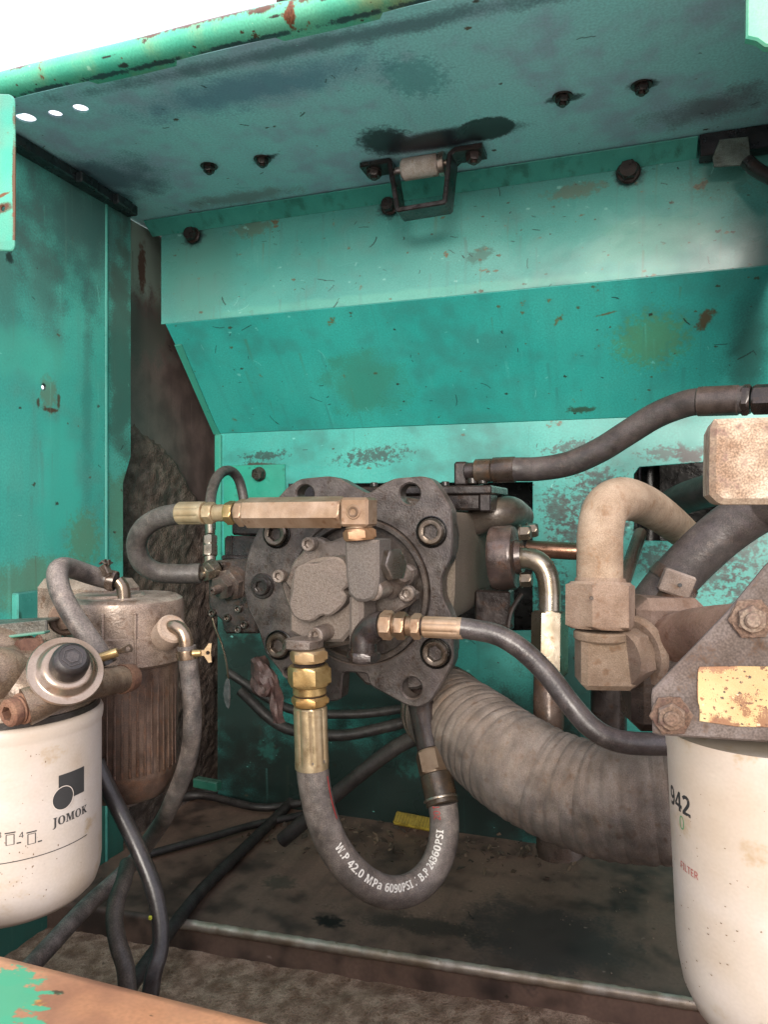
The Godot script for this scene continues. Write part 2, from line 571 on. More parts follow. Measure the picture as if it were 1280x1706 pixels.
func make_materials():
	mottle.seed = 4; mottle.frequency = 22.0; mottle.fractal_octaves = 4
	var grain := grey_texture(noise_bytes(512, 512, 31, 0.09, 5), 512, 512)
	var lumps := grey_texture(noise_bytes(512, 512, 33, 0.02, 5), 512, 512)
	var dents := grey_texture(noise_bytes(512, 512, 35, 0.008, 5), 512, 512)
	var gloss_b := noise_bytes(512, 512, 37, 0.012, 6)
	for i in gloss_b.size(): gloss_b[i] = 110 + int(gloss_b[i] * 0.56)
	var gloss := grey_texture(gloss_b, 512, 512)
	M.grain = grain; M.lumps = lumps; M.dents = dents; M.gloss = gloss
	var W := Color.WHITE
	var cast := mottled(101, Color(0.60, 0.58, 0.57), W, Color(0.58, 0.51, 0.46), 0.010, 0.28, 1.0)
	var oily := mottled(111, Color(0.45, 0.42, 0.40), Color(0.95, 0.92, 0.9), Color(0.75, 0.62, 0.52), 0.008, 0.3, 0.8)
	var dusty := mottled(121, Color(0.74, 0.70, 0.66), W, Color(0.70, 0.60, 0.51), 0.009, 0.26, 0.45)
	var turned := mottled(131, Color(0.76, 0.71, 0.64), W, Color(0.60, 0.49, 0.38), 0.005, 0.22, 0.22)
	var rub := mottled(141, Color(0.60, 0.58, 0.57), W, Color(0.95, 0.9, 0.85), 0.014, 0.25, 0.8)
	var rusty := mottled(151, Color(0.66, 0.55, 0.47), Color(1, 0.96, 0.90), Color(0.66, 0.56, 0.53), 0.010, 0.3, 0.6)
	var white := mottled(161, Color(0.90, 0.86, 0.80), W, Color(0.80, 0.71, 0.56), 0.005, 0.24, 0.07)
	M.cast = look(cast, 0.5, 0.2, grain, 0.025, 6.0, true, gloss)
	M.sand_cast = look(mottled(191, Color(0.76, 0.73, 0.71), W, Color(0.62, 0.56, 0.51), 0.06, 0.2, 1.0), 0.85, 0.0, grain, 0.06, 7.0)
	M.oily = look(oily, 0.42, 0.2, lumps, 0.06, 4.0, true, gloss)
	M.dusty = look(dusty, 0.92, 0.0, grain, 0.06, 4.0)
	M.brass = look(turned, 0.50, 0.75, lumps, 0.02, 6.0, true, gloss)
	M.steel = look(turned, 0.42, 0.85, lumps, 0.015, 5.0, true, gloss)
	M.bronze = look(turned, 0.62, 0.45, lumps, 0.03, 5.0, true, gloss)
	M.rubber = look(rub, 0.78, 0.0, grain, 0.03, 4.0, true, gloss)
	M.gloss_rubber = look(rub, 0.5, 0.0, grain, 0.02, 4.0, true, gloss)
	M.rusty = look(rusty, 0.88, 0.1, lumps, 0.12, 4.0)
	M.plastic = look(rub, 0.45, 0.0, grain, 0.01, 5.0)
	M.white = look(white, 0.42, 0.0, dents, 0.02, 2.6, true)
	M.ink = look(null, 0.5, 0.0, null, 0, 1, false)
	M.crust = look(mottled(171, Color(0.6, 0.55, 0.52), W, Color(0.62, 0.55, 0.5), 0.014, 0.3, 0.7), 0.9, 0.0, grain, 0.2, 4.0)
	M.teal = look(mottled(181, Color(0.80, 0.85, 0.85), W, Color(0.55, 0.48, 0.45), 0.005, 0.24, 0.12), 0.45, 0.0, dents, 0.05, 2.5, true, gloss)

func painted(tex: ImageTexture, rough := 0.5, bump := 0.1) -> StandardMaterial3D:
	var m := look(tex, rough, 0.0, null, 0, 1, false)
	var w := tex.get_width() / 4
	var h := maxi(16, tex.get_height() / 4)
	var b := noise_bytes(w, h, 71 + w, 0.022, 5, 1, false)
	for i in b.size(): b[i] = 120 + int(b[i] * 0.52)
	var t := grey_texture(b, w, h)
	m.heightmap_enabled = true
	m.heightmap_texture = t
	m.heightmap_scale = bump
	m.roughness_texture = t
	return m

# ---------------------------------------------------------------- the scene

func _ready():
	var cam := Camera3D.new()
	cam.name = "camera"
	cam.fov = 69.4
	cam.near = 0.02
	cam.far = 600.0
	cam.position = Vector3(0, 0.62, 0)
	cam.rotation_degrees = Vector3(0, 19, 0)
	add_child(cam)
	cam.make_current()
	var env := Environment.new()
	env.background_mode = Environment.BG_SKY
	var sky := Sky.new()
	var sm := ProceduralSkyMaterial.new()
	sm.sky_top_color = Color(0.92, 0.92, 0.98)
	sm.sky_horizon_color = Color(0.98, 0.95, 0.99)
	sm.sky_curve = 0.2
	sm.sky_energy_multiplier = 1.0
	sm.ground_bottom_color = Color(0.45, 0.41, 0.37)
	sm.ground_horizon_color = Color(0.55, 0.52, 0.50)
	sky.sky_material = sm
	env.sky = sky
	env.ambient_light_source = Environment.AMBIENT_SOURCE_SKY
	env.tonemap_mode = Environment.TONE_MAPPER_LINEAR
	env.tonemap_exposure = 2.1
	env.sdfgi_enabled = true
	env.ssao_enabled = true
	env.ssil_enabled = true
	var we := WorldEnvironment.new()
	we.name = "world_environment"
	we.environment = env
	add_child(we)
	var sun := DirectionalLight3D.new()
	sun.name = "sun"
	sun.light_energy = 0.8
	sun.light_angular_distance = 28.0
	sun.light_color = Color(1.0, 0.965, 0.925)
	sun.shadow_enabled = true
	sun.rotation_degrees = Vector3(-14, 14, 0)
	add_child(sun)

	make_materials()
	build_setting()
	build_enclosure()
	build_pump()
	build_hoses()
	build_left_filters()
	build_right_side()
	build_small_things()

func structure(s: Shape, called: String, label: String, m: Material, o := {}):
	var n := part(s, called, self, m, o)
	n.set_meta("label", label)
	n.set_meta("kind", "structure")
	return n

func build_setting():
	var s := Shape.new()
	s.quad(Vector3(-200, -0.98, 200), Vector3(200, -0.98, 200), Vector3(200, -0.98, -200), Vector3(-200, -0.98, -200))
	var gm := look(mottled(201, Color(0.66, 0.63, 0.6), Color(0.82, 0.79, 0.75), Color(0.7, 0.66, 0.6), 0.006, 0.3, 0.4), 0.95, 0.0, M.lumps, 0.5, 0.8)
	structure(s, "ground", "bare earth below the machine, made pale to bounce light into the bay", gm, {"c": Color(0.9, 0.88, 0.86)})  # unseen ground, lightened so its bounce brightens the roof and interior
	# floor plate with its worn rounded front edge, and the dirty ledge below it
	s = Shape.new()
	var e0 := Vector3(-0.6617, 0, -0.9654)
	var e1 := Vector3(0.0622, 0, -1.02)
	var d := (e1 - e0).normalized()
	var l0 := e0 - d * 0.25
	var l1 := e0 + d * 1.3
	var nx := 110
	var nz := 60
	var h := func(x: float, z: float) -> float: return mottle.get_noise_2d(x * 0.16, z * 0.16) * 0.003 + mottle.get_noise_2d(x * 0.9, z * 0.9 + 40.0) * 0.0012
	for i in nx:
		for j in nz:
			var q := []
			var uvq := []
			for e in [[0, 0], [1, 0], [1, 1], [0, 1]]:
				var f: Vector3 = l0.lerp(l1, float(i + e[0]) / nx)
				var g := Vector3(f.x, 0, f.z).lerp(Vector3(f.x, 0, -1.9), float(j + e[1]) / nz)
				g.y = h.call(g.x, g.z) * (0.0 if j + e[1] == 0 else 1.0)
				q.append(g)
				uvq.append(Vector2((g.x + 1.1) / 1.8, (g.z + 1.9) / 1.1))
			s.quad(q[0], q[1], q[2], q[3], uvq[0], uvq[1], uvq[2], uvq[3])
	var back := Vector3(0, 0, 0.0)
	for i in nx:
		var a := l0.lerp(l1, float(i) / nx)
		var b := l0.lerp(l1, float(i + 1) / nx)
		var prof := [Vector2(0, 0), Vector2(0.004, -0.001), Vector2(0.0065, -0.004), Vector2(0.0075, -0.008), Vector2(0.0075, -0.05)]
		for k in 4:
			var p0: Vector2 = prof[k]; var p1: Vector2 = prof[k + 1]
			var ua := Vector2((a.x + 1.1) / 1.8, 0.82 - p0.y * 0.9)
			var ub := Vector2((b.x + 1.1) / 1.8, 0.82 - p0.y * 0.9)
			var down := Vector2(0, (p0.y - p1.y) * 0.9)
			s.quad(a + Vector3(0, p0.y, p0.x), a + Vector3(0, p1.y, p1.x), b + Vector3(0, p1.y, p1.x), b + Vector3(0, p0.y, p0.x), ua, ua + down, ub + down, ub)
	var ft := sheet_texture(1024, 640, 301, Vector2(-1.1, -1.9), Vector2(1.8, 1.1), {"chips": 500, "chip_size": 0.002, "base": Color(0.46, 0.375, 0.325), "pale": Color(0.52, 0.425, 0.37), "grime": Color(0.20, 0.168, 0.153), "grime_amount": 0.8, "streak_amount": 0.2, "rust": Color(0.42, 0.34, 0.27), "rust_amount": 0.1, "scratches": 50, "pale_amount": 0.9,
		"stains": [[Vector2(-0.5693, -1.1133), Vector2(0.035, 0.03), 0.3, Color(0.33, 0.30, 0.26), 0.8, 0.8], [Vector2(-0.442, -1.0323), Vector2(0.03, 0.02), 0.0, Color(0.06, 0.06, 0.06), 0.8, 0.9], [Vector2(-0.1362, -1.0958), Vector2(0.16, 0.12), 0.0, Color(0.20, 0.19, 0.19), 0.7, 0.7], [Vector2(-0.3108, -1.0689), Vector2(0.14, 0.03), 0.0, Color(0.22, 0.20, 0.18), 0.7, 1.0]]})
	var fm := painted(ft, 0.62, 0.25)
	structure(s, "floor_plate", "black oily steel floor plate with a worn front edge", fm)
	s = Shape.new()
	tube(s, [e0 + Vector3(0, -0.0050, 0.0045), l1 + Vector3(0, -0.0050, 0.0045)], func(u, th): return 0.0075 + 0.0005 * sin(u * 300.0) * sin(u * 71.0), 14, 0.004)
	var ed := part(s, "worn_edge_highlight", get_node("floor_plate"), M.bronze, {"c": Color(0.34, 0.30, 0.26), "d": Color(0.80, 0.73, 0.63), "a": 0.9, "f": 1.3})  # worn edge with its highlight painted in as a bright upper colour
	s = Shape.new()
	for i in 150:
		for j in 70:
			var q := []
			for e in [[0, 0], [1, 0], [1, 1], [0, 1]]:
				var x: float = -1.0 + 1.6 * (i + e[0]) / 150.0
				var z: float = -0.30 - 0.75 * (j + e[1]) / 70.0
				q.append(Vector3(x, -0.042 + mottle.get_noise_2d(x * 0.5, z * 0.5) * 0.004 + mottle.get_noise_2d(x * 3.0, z * 3.0) * 0.0025, z))
			s.quad(q[0], q[1], q[2], q[3])
	structure(s, "dirt_ledge", "sandy brown dirt caked on the ledge before the floor plate", M.crust, {"c": Color(0.33, 0.235, 0.175), "d": Color(0.56, 0.41, 0.29), "a": 0.9, "f": 1.5})
	# crumbs and pebbles nobody could count
	s = Shape.new()
	rng.seed = 12
	for i in 1150:
		var on_ledge := i < 560
		var x := rng.randf_range(-0.75, 0.4)
		var z := rng.randf_range(-0.93, -0.5) if on_ledge else rng.randf_range(-1.42, -1.02)
		var r := rng.randf_range(0.0007, 0.0026) if on_ledge else rng.randf_range(0.0004, 0.0013)
		var c := Vector3(x, (-0.042 + mottle.get_noise_2d(x * 0.5, z * 0.5) * 0.004 if on_ledge else 0.0) + r * 0.5, z)
		var ps := []
		for k in 6: ps.append(c + [Vector3.UP, Vector3.LEFT, Vector3.FORWARD, Vector3.RIGHT, Vector3.BACK, Vector3.DOWN][k] * r * rng.randf_range(0.6, 1.3))
		for k in 4:
			s.tri(ps[0], ps[1 + k], ps[1 + (k + 1) % 4])
			s.tri(ps[5], ps[1 + (k + 1) % 4], ps[1 + k])
	var deb := part(s, "debris", self, M.dusty, {"c": Color(0.22, 0.17, 0.12), "d": Color(0.62, 0.56, 0.48), "a": 1.0, "f": 6.0})
	tag(deb, "pale crumbs and grit scattered over the floor plate and ledge", "debris", "stuff")

var CEIL := 1.185

func build_enclosure():
	# ---- roof over the bay
	var c0 := Vector2(-0.99, -1.25)
	var cs := Vector2(1.5, 0.47)
	var roof := thing("roof_panel", "dark greasy teal underside of the roof panel with a rolled chipped front lip", "roof panel", Vector3(-0.3, CEIL, -1.0))
	var tex := sheet_texture(1280, 400, 401, c0, cs, {"chips": 60, "base": Color(0.62, 0.84, 0.86), "pale": Color(0.56, 0.87, 0.87), "grime": Color(0.62, 0.71, 0.78), "grime_amount": 0.95, "streak_amount": 0.25, "scratches": 60, "wear": 0.2,
		"stains": [
			[Vector2(-0.2789, -1.0895), Vector2(0.135, 0.036), 0.0, Color(0.14, 0.14, 0.17), 0.95, 0.3, 0.5],
			[Vector2(-0.2129, -1.0806), Vector2(0.045, 0.034), 0.0, Color(0.13, 0.14, 0.16), 0.95, 0.2, 0.15],
			[Vector2(-0.3667, -1.065), Vector2(0.05, 0.05), 0.0, Color(0.14, 0.14, 0.17), 0.9, 0.5],
			[Vector2(-0.0964, -1.0368), Vector2(0.03, 0.012), 0.0, Color(0.13, 0.12, 0.14), 0.9, 0.5], [Vector2(0.0059, -1.0374), Vector2(0.024, 0.013), 0.0, Color(0.14, 0.13, 0.15), 0.9, 0.5],
			[Vector2(-0.5653, -1.0574), Vector2(0.03, 0.01), 0.3, Color(0.14, 0.12, 0.15), 0.9, 0.6], [Vector2(-0.6654, -1.0512), Vector2(0.018, 0.013), 0.0, Color(0.14, 0.12, 0.15), 0.8, 0.5],
			[Vector2(0.0919, -1.1255), Vector2(0.10, 0.05), 0.2, Color(0.40, 0.37, 0.42), 0.7, 0.9, 0.8], [Vector2(-0.1827, -1.2332), Vector2(0.16, 0.03), 0.0, Color(0.52, 0.49, 0.47), 0.55, 0.9, 0.8],
			[Vector2(-0.8542, -1.0371), Vector2(0.14, 0.1), 0.0, Color(0.26, 0.31, 0.37), 0.7, 0.8, 0.8], [Vector2(-0.4895, -0.8786), Vector2(0.25, 0.05), 0.0, Color(0.34, 0.42, 0.55), 0.6, 0.9, 0.8],
			[Vector2(-0.6785, -1.174), Vector2(0.16, 0.03), 0.0, Color(0.46, 0.46, 0.47), 0.6, 0.9, 0.8], [Vector2(-0.2765, -0.923), Vector2(0.05, 0.06), 0.5, Color(0.32, 0.56, 0.59), 0.5, 0.9],
			[Vector2(-0.3508, -0.8194), Vector2(0.5, 0.02), -0.02, Color(0.28, 0.32, 0.37), 0.6, 0.9, 0.8]]})
	M.roof_sheet = painted(tex, 0.5, 0.12)
	var s := Shape.new()
	var down := Transform3D(Basis(Vector3(1, 0, 0), Vector3(0, 0, 1), Vector3(0, -1, 0)), Vector3(0, CEIL, 0))
	var hole1 := Vector2(-0.8316, -0.8359)
	var hole2 := Vector2(-0.7834, -0.8407)
	var hole3 := Vector2(-0.7395, -0.8409)
	plate(s, down, PackedVector2Array([c0, Vector2(0.51, -1.25), Vector2(0.51, -0.79), Vector2(-0.99, -0.79)]), [disc(hole1, 0.0135, 18), disc(hole2, 0.0095, 14), disc(hole3, 0.0105, 14)], 0.003, 0.0005, c0, cs)
	part(s, "roof_sheet", roof, M.roof_sheet)
	# rolled lip
	var prof := [Vector2(-0.80, 1.1851), Vector2(-0.79, 1.185), Vector2(-0.781, 1.1856), Vector2(-0.773, 1.188), Vector2(-0.767, 1.1925), Vector2(-0.7645, 1.199), Vector2(-0.7655, 1.206), Vector2(-0.770, 1.211), Vector2(-0.777, 1.2135), Vector2(-0.79, 1.214), Vector2(-0.86, 1.214), Vector2(-0.86, 1.210), Vector2(-0.79, 1.21)]
	s = Shape.new()
	var total := 0.0
	var cum := [0.0]
	for k in prof.size() - 1:
		total += minf(prof[k].distance_to(prof[k + 1]), 0.03)
		cum.append(total)
	for i in 60:
		var xa := -0.99 + 1.5 * i / 60.0
		var xb := -0.99 + 1.5 * (i + 1) / 60.0
		var wa := sin(xa * 23.0) * 0.0006; var wb := sin(xb * 23.0) * 0.0006
		for k in prof.size() - 1:
			var u0 := i / 60.0; var u1 := (i + 1) / 60.0
			s.quad(Vector3(xa, prof[k].y + wa, prof[k].x), Vector3(xb, prof[k].y + wb, prof[k].x), Vector3(xb, prof[k + 1].y + wb, prof[k + 1].x), Vector3(xa, prof[k + 1].y + wa, prof[k + 1].x), Vector2(u0, cum[k] / total), Vector2(u1, cum[k] / total), Vector2(u1, cum[k + 1] / total), Vector2(u0, cum[k + 1] / total))
	var lip_stains := []
	rng.seed = 77
	for i in 46:
		var x := rng.randf_range(-0.95, 0.45)
		var up := rng.randf_range(0.01, 0.11)
		lip_stains.append([Vector2(x, up), Vector2(rng.randf_range(0.002, 0.012), rng.randf_range(0.001, 0.004)), 0.0, Color(0.33, 0.20, 0.16) if i % 2 else Color(0.2, 0.17, 0.16), 0.9, 1.2])
	for i in 24:
		lip_stains.append([Vector2(-0.95 + i * 0.06 + rng.randf_range(-0.02, 0.02), rng.randf_range(0.046, 0.060)), Vector2(rng.randf_range(0.02, 0.06), rng.randf_range(0.004, 0.010)), 0.0, Color(0.36, 0.23, 0.17), 0.95, 1.2])
	for i in 16:
		lip_stains.append([Vector2(-0.95 + i * 0.09 + rng.randf_range(-0.03, 0.03), 0.012), Vector2(0.05, 0.006), 0.0, Color(0.18, 0.22, 0.25), 0.8, 1.0])
	tex = sheet_texture(2000, 140, 411, Vector2(-0.99, 0), Vector2(1.5, total), {"base": TEAL, "pale": Color(0.54, 0.81, 0.67), "chips": 300, "grime": Color(0.60, 0.60, 0.42), "grime_amount": 0.7, "streak_amount": 0.0, "rust_amount": 0.2, "rust": RUST, "stains": lip_stains})
	var lip := part(s, "front_lip", roof, painted(tex, 0.42, 0.04), {}, 60.0)
	lip.set_meta("label", "rolled front lip with chipped paint and rust")
	# light-coloured angle along the back edge of the roof
	s = Shape.new()
	tube(s, [Vector3(-0.90, 1.181, -1.222), Vector3(0.0815, 1.181, -1.222)], 0.0001, 4, 0.1)
	s = Shape.new()
	box(s, Vector3((-0.905 + 0.085) * 0.5, 1.172, -1.213), Vector3(0.085 + 0.905, 0.003, 0.036), 0.001, Basis(Vector3.RIGHT, -0.62))
	part(s, "back_angle", roof, M.teal, {"c": Color(0.07, 0.36, 0.30), "d": Color(0.14, 0.13, 0.11), "a": 0.15})
	var bolt_o := {"c": Color(0.05, 0.045, 0.045), "d": Color(0.14, 0.08, 0.06), "a": 0.7}
	for q in [Vector3(-0.6631, 1.185, -1.0476), Vector3(-0.5689, 1.185, -1.054), Vector3(-0.0973, 1.185, -1.0288), Vector3(0.0043, 1.185, -1.0355)]:
		s = Shape.new()
		hex_bolt(s, q, Vector3.DOWN, 0.0085, 0.008, 0.014)
		cyl(s, q + Vector3(0, -0.009, 0), q + Vector3(0, -0.014, 0), 0.005, 0.001)
		part(s, "bolt", roof, M.oily, bolt_o)
	for q in [[Vector3(-0.8018, 1.2252, -0.8027), 0.008], [Vector3(-0.7689, 1.2335, -0.814), 0.005], [Vector3(-0.4884, 1.2322, -0.8154), 0.008], [Vector3(-0.4755, 1.236, -0.8199), 0.004], [Vector3(-0.3814, 1.2388, -0.8205), 0.022]]:
		var v: Vector3 = q[0]
		s = Shape.new()
		v = Vector3(v.x, 1.211, -0.80)
		cyl(s, v, v + Vector3(0, q[1] * 1.4, 0), q[1] * 1.3, q[1] * 0.3, 14)
		part(s, "roof_stud", roof, M.rusty, {"c": Color(0.12, 0.09, 0.08)})
	# ---- bent sheet guard over the back wall
	var fold := 0.9875
	var low := 0.7903
	var gx0 := -0.885
	var gx1 := 0.185
	var guard := thing("sheet_guard", "bright teal bent sheet guard with a sloping lower face above the pump", "guard", Vector3(-0.3, fold, -1.227))
	var guard_stains_light := [
		[Vector2(-0.2519, 1.0515), Vector2(0.03, 0.015), 0.6, Color(0.22, 0.38, 0.34), 0.7, 1.0], [Vector2(-0.6836, 1.1509), Vector2(0.05, 0.02), 0.1, Color(0.36, 0.42, 0.36), 0.7, 1.0],
		[Vector2(-0.0953, 1.1373), Vector2(0.06, 0.015), 0.1, Color(0.38, 0.42, 0.36), 0.7, 1.0], [Vector2(0.014, 1.0449), Vector2(0.12, 0.05), 0.1, Color(0.54, 0.65, 0.47), 0.12, 1.0],
		[Vector2(-0.8006, 1.0848), Vector2(0.1, 0.14), 0.0, Color(0.30, 0.49, 0.45), 0.6, 0.9], [Vector2(0.1169, 1.1237), Vector2(0.06, 0.04), 0.0, Color(0.33, 0.42, 0.38), 0.3, 0.9],
		[Vector2(0.1702, 0.9634), Vector2(0.04, 0.16), 0.1, Color(0.16, 0.26, 0.245), 0.6, 0.5, 0.9], [Vector2(-0.3568, 0.9961), Vector2(0.5, 0.012), -0.0, Color(0.57, 0.81, 0.67), 0.15, 0.9],  # painted shade at the right end, painted highlight along the fold
		[Vector2(-0.8113, 1.1518), Vector2(0.03, 0.026), 0.0, Color(0.13, 0.20, 0.20), 0.8, 0.5], [Vector2(-0.4114, 1.1536), Vector2(0.03, 0.026), 0.0, Color(0.13, 0.20, 0.20), 0.8, 0.5], [Vector2(-0.0145, 1.1523), Vector2(0.028, 0.026), 0.0, Color(0.13, 0.20, 0.20), 0.8, 0.5]]
	var opt := {"base": Color(0.26, 0.53, 0.50), "pale": Color(0.35, 0.62, 0.58), "grime": Color(0.32, 0.43, 0.41), "grime_amount": 0.35, "chips": 160, "drips": 70, "streak_amount": 0.0, "rust_amount": 0.17, "rust": Color(0.40, 0.36, 0.28), "scratches": 90, "wear": 0.25, "stains": guard_stains_light}
	var usz := Vector2(gx1 - gx0, 1.185 - fold)
	tex = sheet_texture(1024, 256, 421, Vector2(gx0, fold), usz, opt)
	s = Shape.new()
	plate(s, front(-1.227), PackedVector2Array([Vector2(gx0, fold), Vector2(gx1, fold), Vector2(gx1, 1.1845), Vector2(gx0, 1.1845)]), [], 0.003, 0.0006, Vector2(gx0, fold), usz)
	part(s, "upper_sheet", guard, painted(tex, 0.42, 0.12))
	# slope
	var sl := Vector3(0, low - fold, -1.40 + 1.227)
	var slen := sl.length()
	var yb := -sl.normalized()
	var sx0 := -0.8753
	var sb := Basis(Vector3.RIGHT, yb, Vector3.RIGHT.cross(yb))
	var sxf := Transform3D(sb, Vector3(0, low, -1.40))
	tex = sheet_texture(1024, 256, 431, Vector2(sx0, 0), Vector2(gx1 + 0.02 - sx0, slen), {"chips": 110, "drips": 40, "base": Color(0.17, 0.57, 0.54), "pale": Color(0.23, 0.63, 0.59), "grime": Color(0.20, 0.44, 0.42), "grime_amount": 0.5, "streak_amount": 0.2, "rust_amount": 0.15, "rust": Color(0.32, 0.36, 0.26), "scratches": 60, "wear": 0.15,
		"stains": [[Vector2(0.02, 0.15), Vector2(0.07, 0.06), 0.3, Color(0.35, 0.48, 0.30), 0.5, 1.0], [Vector2(0.1, 0.18), Vector2(0.012, 0.025), -0.5, Color(0.32, 0.22, 0.14), 0.8, 1.1], [Vector2(0.17, 0.12), Vector2(0.05, 0.14), 0.0, Color(0.13, 0.24, 0.225), 0.65, 0.5, 0.9], [Vector2(-0.1, 0.02), Vector2(0.03, 0.008), 0.0, Color(0.20, 0.22, 0.16), 0.7, 1.0], [Vector2(-0.5, 0.1), Vector2(0.1, 0.09), 0.0, Color(0.22, 0.46, 0.39), 0.6, 0.8], [Vector2(-0.05, 0.205), Vector2(0.02, 0.002), 0.2, Color(0.35, 0.30, 0.20), 0.8, 0.8]]})  # the soft dark patch is shade painted at the right end
	s = Shape.new()
	var q0 := -0.8652
	plate(s, sxf, PackedVector2Array([Vector2(q0, 0), Vector2(gx1 + 0.03, 0), Vector2(gx1 + 0.03, slen - 0.0006), Vector2(sx0, slen - 0.0006)]), [], 0.003, 0.0006, Vector2(sx0, 0), Vector2(gx1 + 0.02 - sx0, slen))
	part(s, "sloping_sheet", guard, painted(tex, 0.5, 0.12))
	# folded edge along the slope's left side
	s = Shape.new()
	plate(s, Transform3D(sb, Vector3(0, low, -1.40) + sb.z * 0.004), PackedVector2Array([Vector2(q0 - 0.008, 0.0), Vector2(q0 + 0.008, 0), Vector2(q0 + 0.006, 0.03), Vector2(sx0 + 0.018, slen - 0.045), Vector2(sx0 + 0.002, slen - 0.045)]), [], 0.004, 0.0008)
	part(s, "edge_strip", guard, M.teal, {"c": Color(0.04, 0.27, 0.20), "d": Color(0.10, 0.10, 0.09), "a": 0.6})
	s = Shape.new()
	block(s, Vector3(q0 - 0.004, low - 0.36, -1.404), Vector3(q0 + 0.012, low - 0.002, -1.392), 0.003)
	part(s, "edge_strip", guard, M.teal, {"c": Color(0.04, 0.30, 0.22), "d": Color(0.10, 0.10, 0.09), "a": 0.5})
	for q in [[Vector3(-0.8093, 1.1505, -1.224), 0.0155], [Vector3(-0.4104, 1.1523, -1.224), 0.0155], [Vector3(-0.0145, 1.1529, -1.224), 0.0185]]:
		s = Shape.new()
		cyl(s, q[0], q[0] + Vector3(0, 0, 0.006), q[1], 0.002)
		hex_bolt(s, q[0] + Vector3(0, 0, 0.006), Vector3(0, 0, 1), q[1] * 0.72, 0.012, 0.0, 0.1)
		part(s, "bolt", guard, M.oily, {"c": Color(0.04, 0.035, 0.035), "d": Color(0.10, 0.06, 0.05), "a": 0.8})
	# ---- back wall with two cut-outs
	var bx0 := -0.8652
	var b0 := Vector2(bx0, -0.02)
	var bs := Vector2(0.40 - bx0, low + 0.02)
	var black := Color(0.10, 0.09, 0.09)
	var wall_stains_shade := []
	rng.seed = 5
	for q in [[Vector2(-0.1411, 0.6233), 0.035, 0.05, 1.7], [Vector2(-0.0663, 0.6779), 0.04, 0.03, 2.0], [Vector2(-0.1087, 0.5792), 0.05, 0.03, 2.0], [Vector2(-0.0351, 0.6124), 0.03, 0.05, 1.9], [Vector2(-0.152, 0.7014), 0.03, 0.015, 1.9], [Vector2(-0.0768, 0.6233), 0.06, 0.06, 2.2], [Vector2(-0.1087, 0.7391), 0.06, 0.015, 2.1], [Vector2(0.046, 0.7241), 0.05, 0.015, 1.9], [Vector2(0.1143, 0.5187), 0.06, 0.05, 1.8], [Vector2(0.1617, 0.5715), 0.05, 0.07, 1.8], [Vector2(0.026, 0.5378), 0.04, 0.03, 1.8], [Vector2(-0.152, 0.4562), 0.04, 0.08, 1.8], [Vector2(-0.5076, 0.7324), 0.09, 0.02, 2.2], [Vector2(-0.7513, 0.7384), 0.06, 0.012, 2.0], [Vector2(0.1804, 0.4691), 0.05, 0.05, 1.9]]:
		wall_stains_shade.append([q[0], Vector2(minf(q[1], 0.079), minf(q[2], 0.079)), 0.1, Color(0.13, 0.13, 0.125), 0.6, q[3], 0.7])
	wall_stains_shade.append([Vector2(0.0853, 0.7231), Vector2(0.028, 0.026), 0.0, Color(0.12, 0.10, 0.10), 0.95, 0.8])
	wall_stains_shade.append([Vector2(0.0873, 0.7441), Vector2(0.021, 0.025), 0.3, Color(0.22, 0.56, 0.53), 0.95, 0.7])
	wall_stains_shade.append([Vector2(-0.7656, 0.7196), Vector2(0.05, 0.006), 0.0, Color(0.20, 0.13, 0.10), 0.8, 1.0])
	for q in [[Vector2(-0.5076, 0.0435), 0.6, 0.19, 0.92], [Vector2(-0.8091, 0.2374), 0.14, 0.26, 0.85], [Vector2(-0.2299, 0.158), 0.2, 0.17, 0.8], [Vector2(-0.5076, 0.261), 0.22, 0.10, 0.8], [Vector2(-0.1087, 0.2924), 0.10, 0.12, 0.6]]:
		wall_stains_shade.append([q[0], Vector2(q[1], q[2]), 0.0, Color(0.115, 0.145, 0.135), minf(q[3] + 0.02, 0.91), 0.5, 0.6])  # grime, plus the shade below the pump painted into the wall colour
	for q in [[Vector2(-0.5141, 0.2061), 0.07, 0.022], [Vector2(-0.7442, 0.1154), 0.03, 0.03], [Vector2(-0.4194, 0.108), 0.045, 0.02], [Vector2(-0.2527, 0.0985), 0.09, 0.03], [Vector2(-0.8091, 0.3662), 0.03, 0.03]]:
		wall_stains_shade.append([q[0], Vector2(q[1], q[2]), 0.0, Color(0.18, 0.44, 0.40), 0.5, 1.6, 0.8])
	tex = sheet_texture(1024, 800, 441, b0, bs, {"chips": 260, "drips": 60, "base": Color(0.20, 0.55, 0.52), "pale": Color(0.29, 0.64, 0.60), "grime": Color(0.16, 0.34, 0.32), "grime_amount": 0.45, "streak_amount": 0.1, "rust_amount": 0.16, "rust": Color(0.30, 0.30, 0.24), "scratches": 60, "stains": wall_stains_shade})
	var wall := thing("back_wall", "teal back wall with two dark cut-outs behind the pump and pipes", "wall", Vector3(-0.3, 0, -1.4))
	s = Shape.new()
	var cut_a := PackedVector2Array([Vector2(-0.695, 0.6791), Vector2(-0.1873, 0.6762), Vector2(-0.1873, 0.3986), Vector2(-0.695, 0.3596)])
	var cut_b := PackedVector2Array([Vector2(-0.0073, 0.6878), Vector2(0.0018, 0.7005), Vector2(0.1673, 0.7107), Vector2(0.1673, 0.5664), Vector2(-0.0073, 0.5694)])
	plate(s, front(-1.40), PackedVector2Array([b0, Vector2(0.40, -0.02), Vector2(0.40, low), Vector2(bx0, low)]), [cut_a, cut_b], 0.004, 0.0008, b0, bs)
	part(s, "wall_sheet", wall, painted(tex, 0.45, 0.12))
	# doubling plate at the right of the first cut-out
	s = Shape.new()
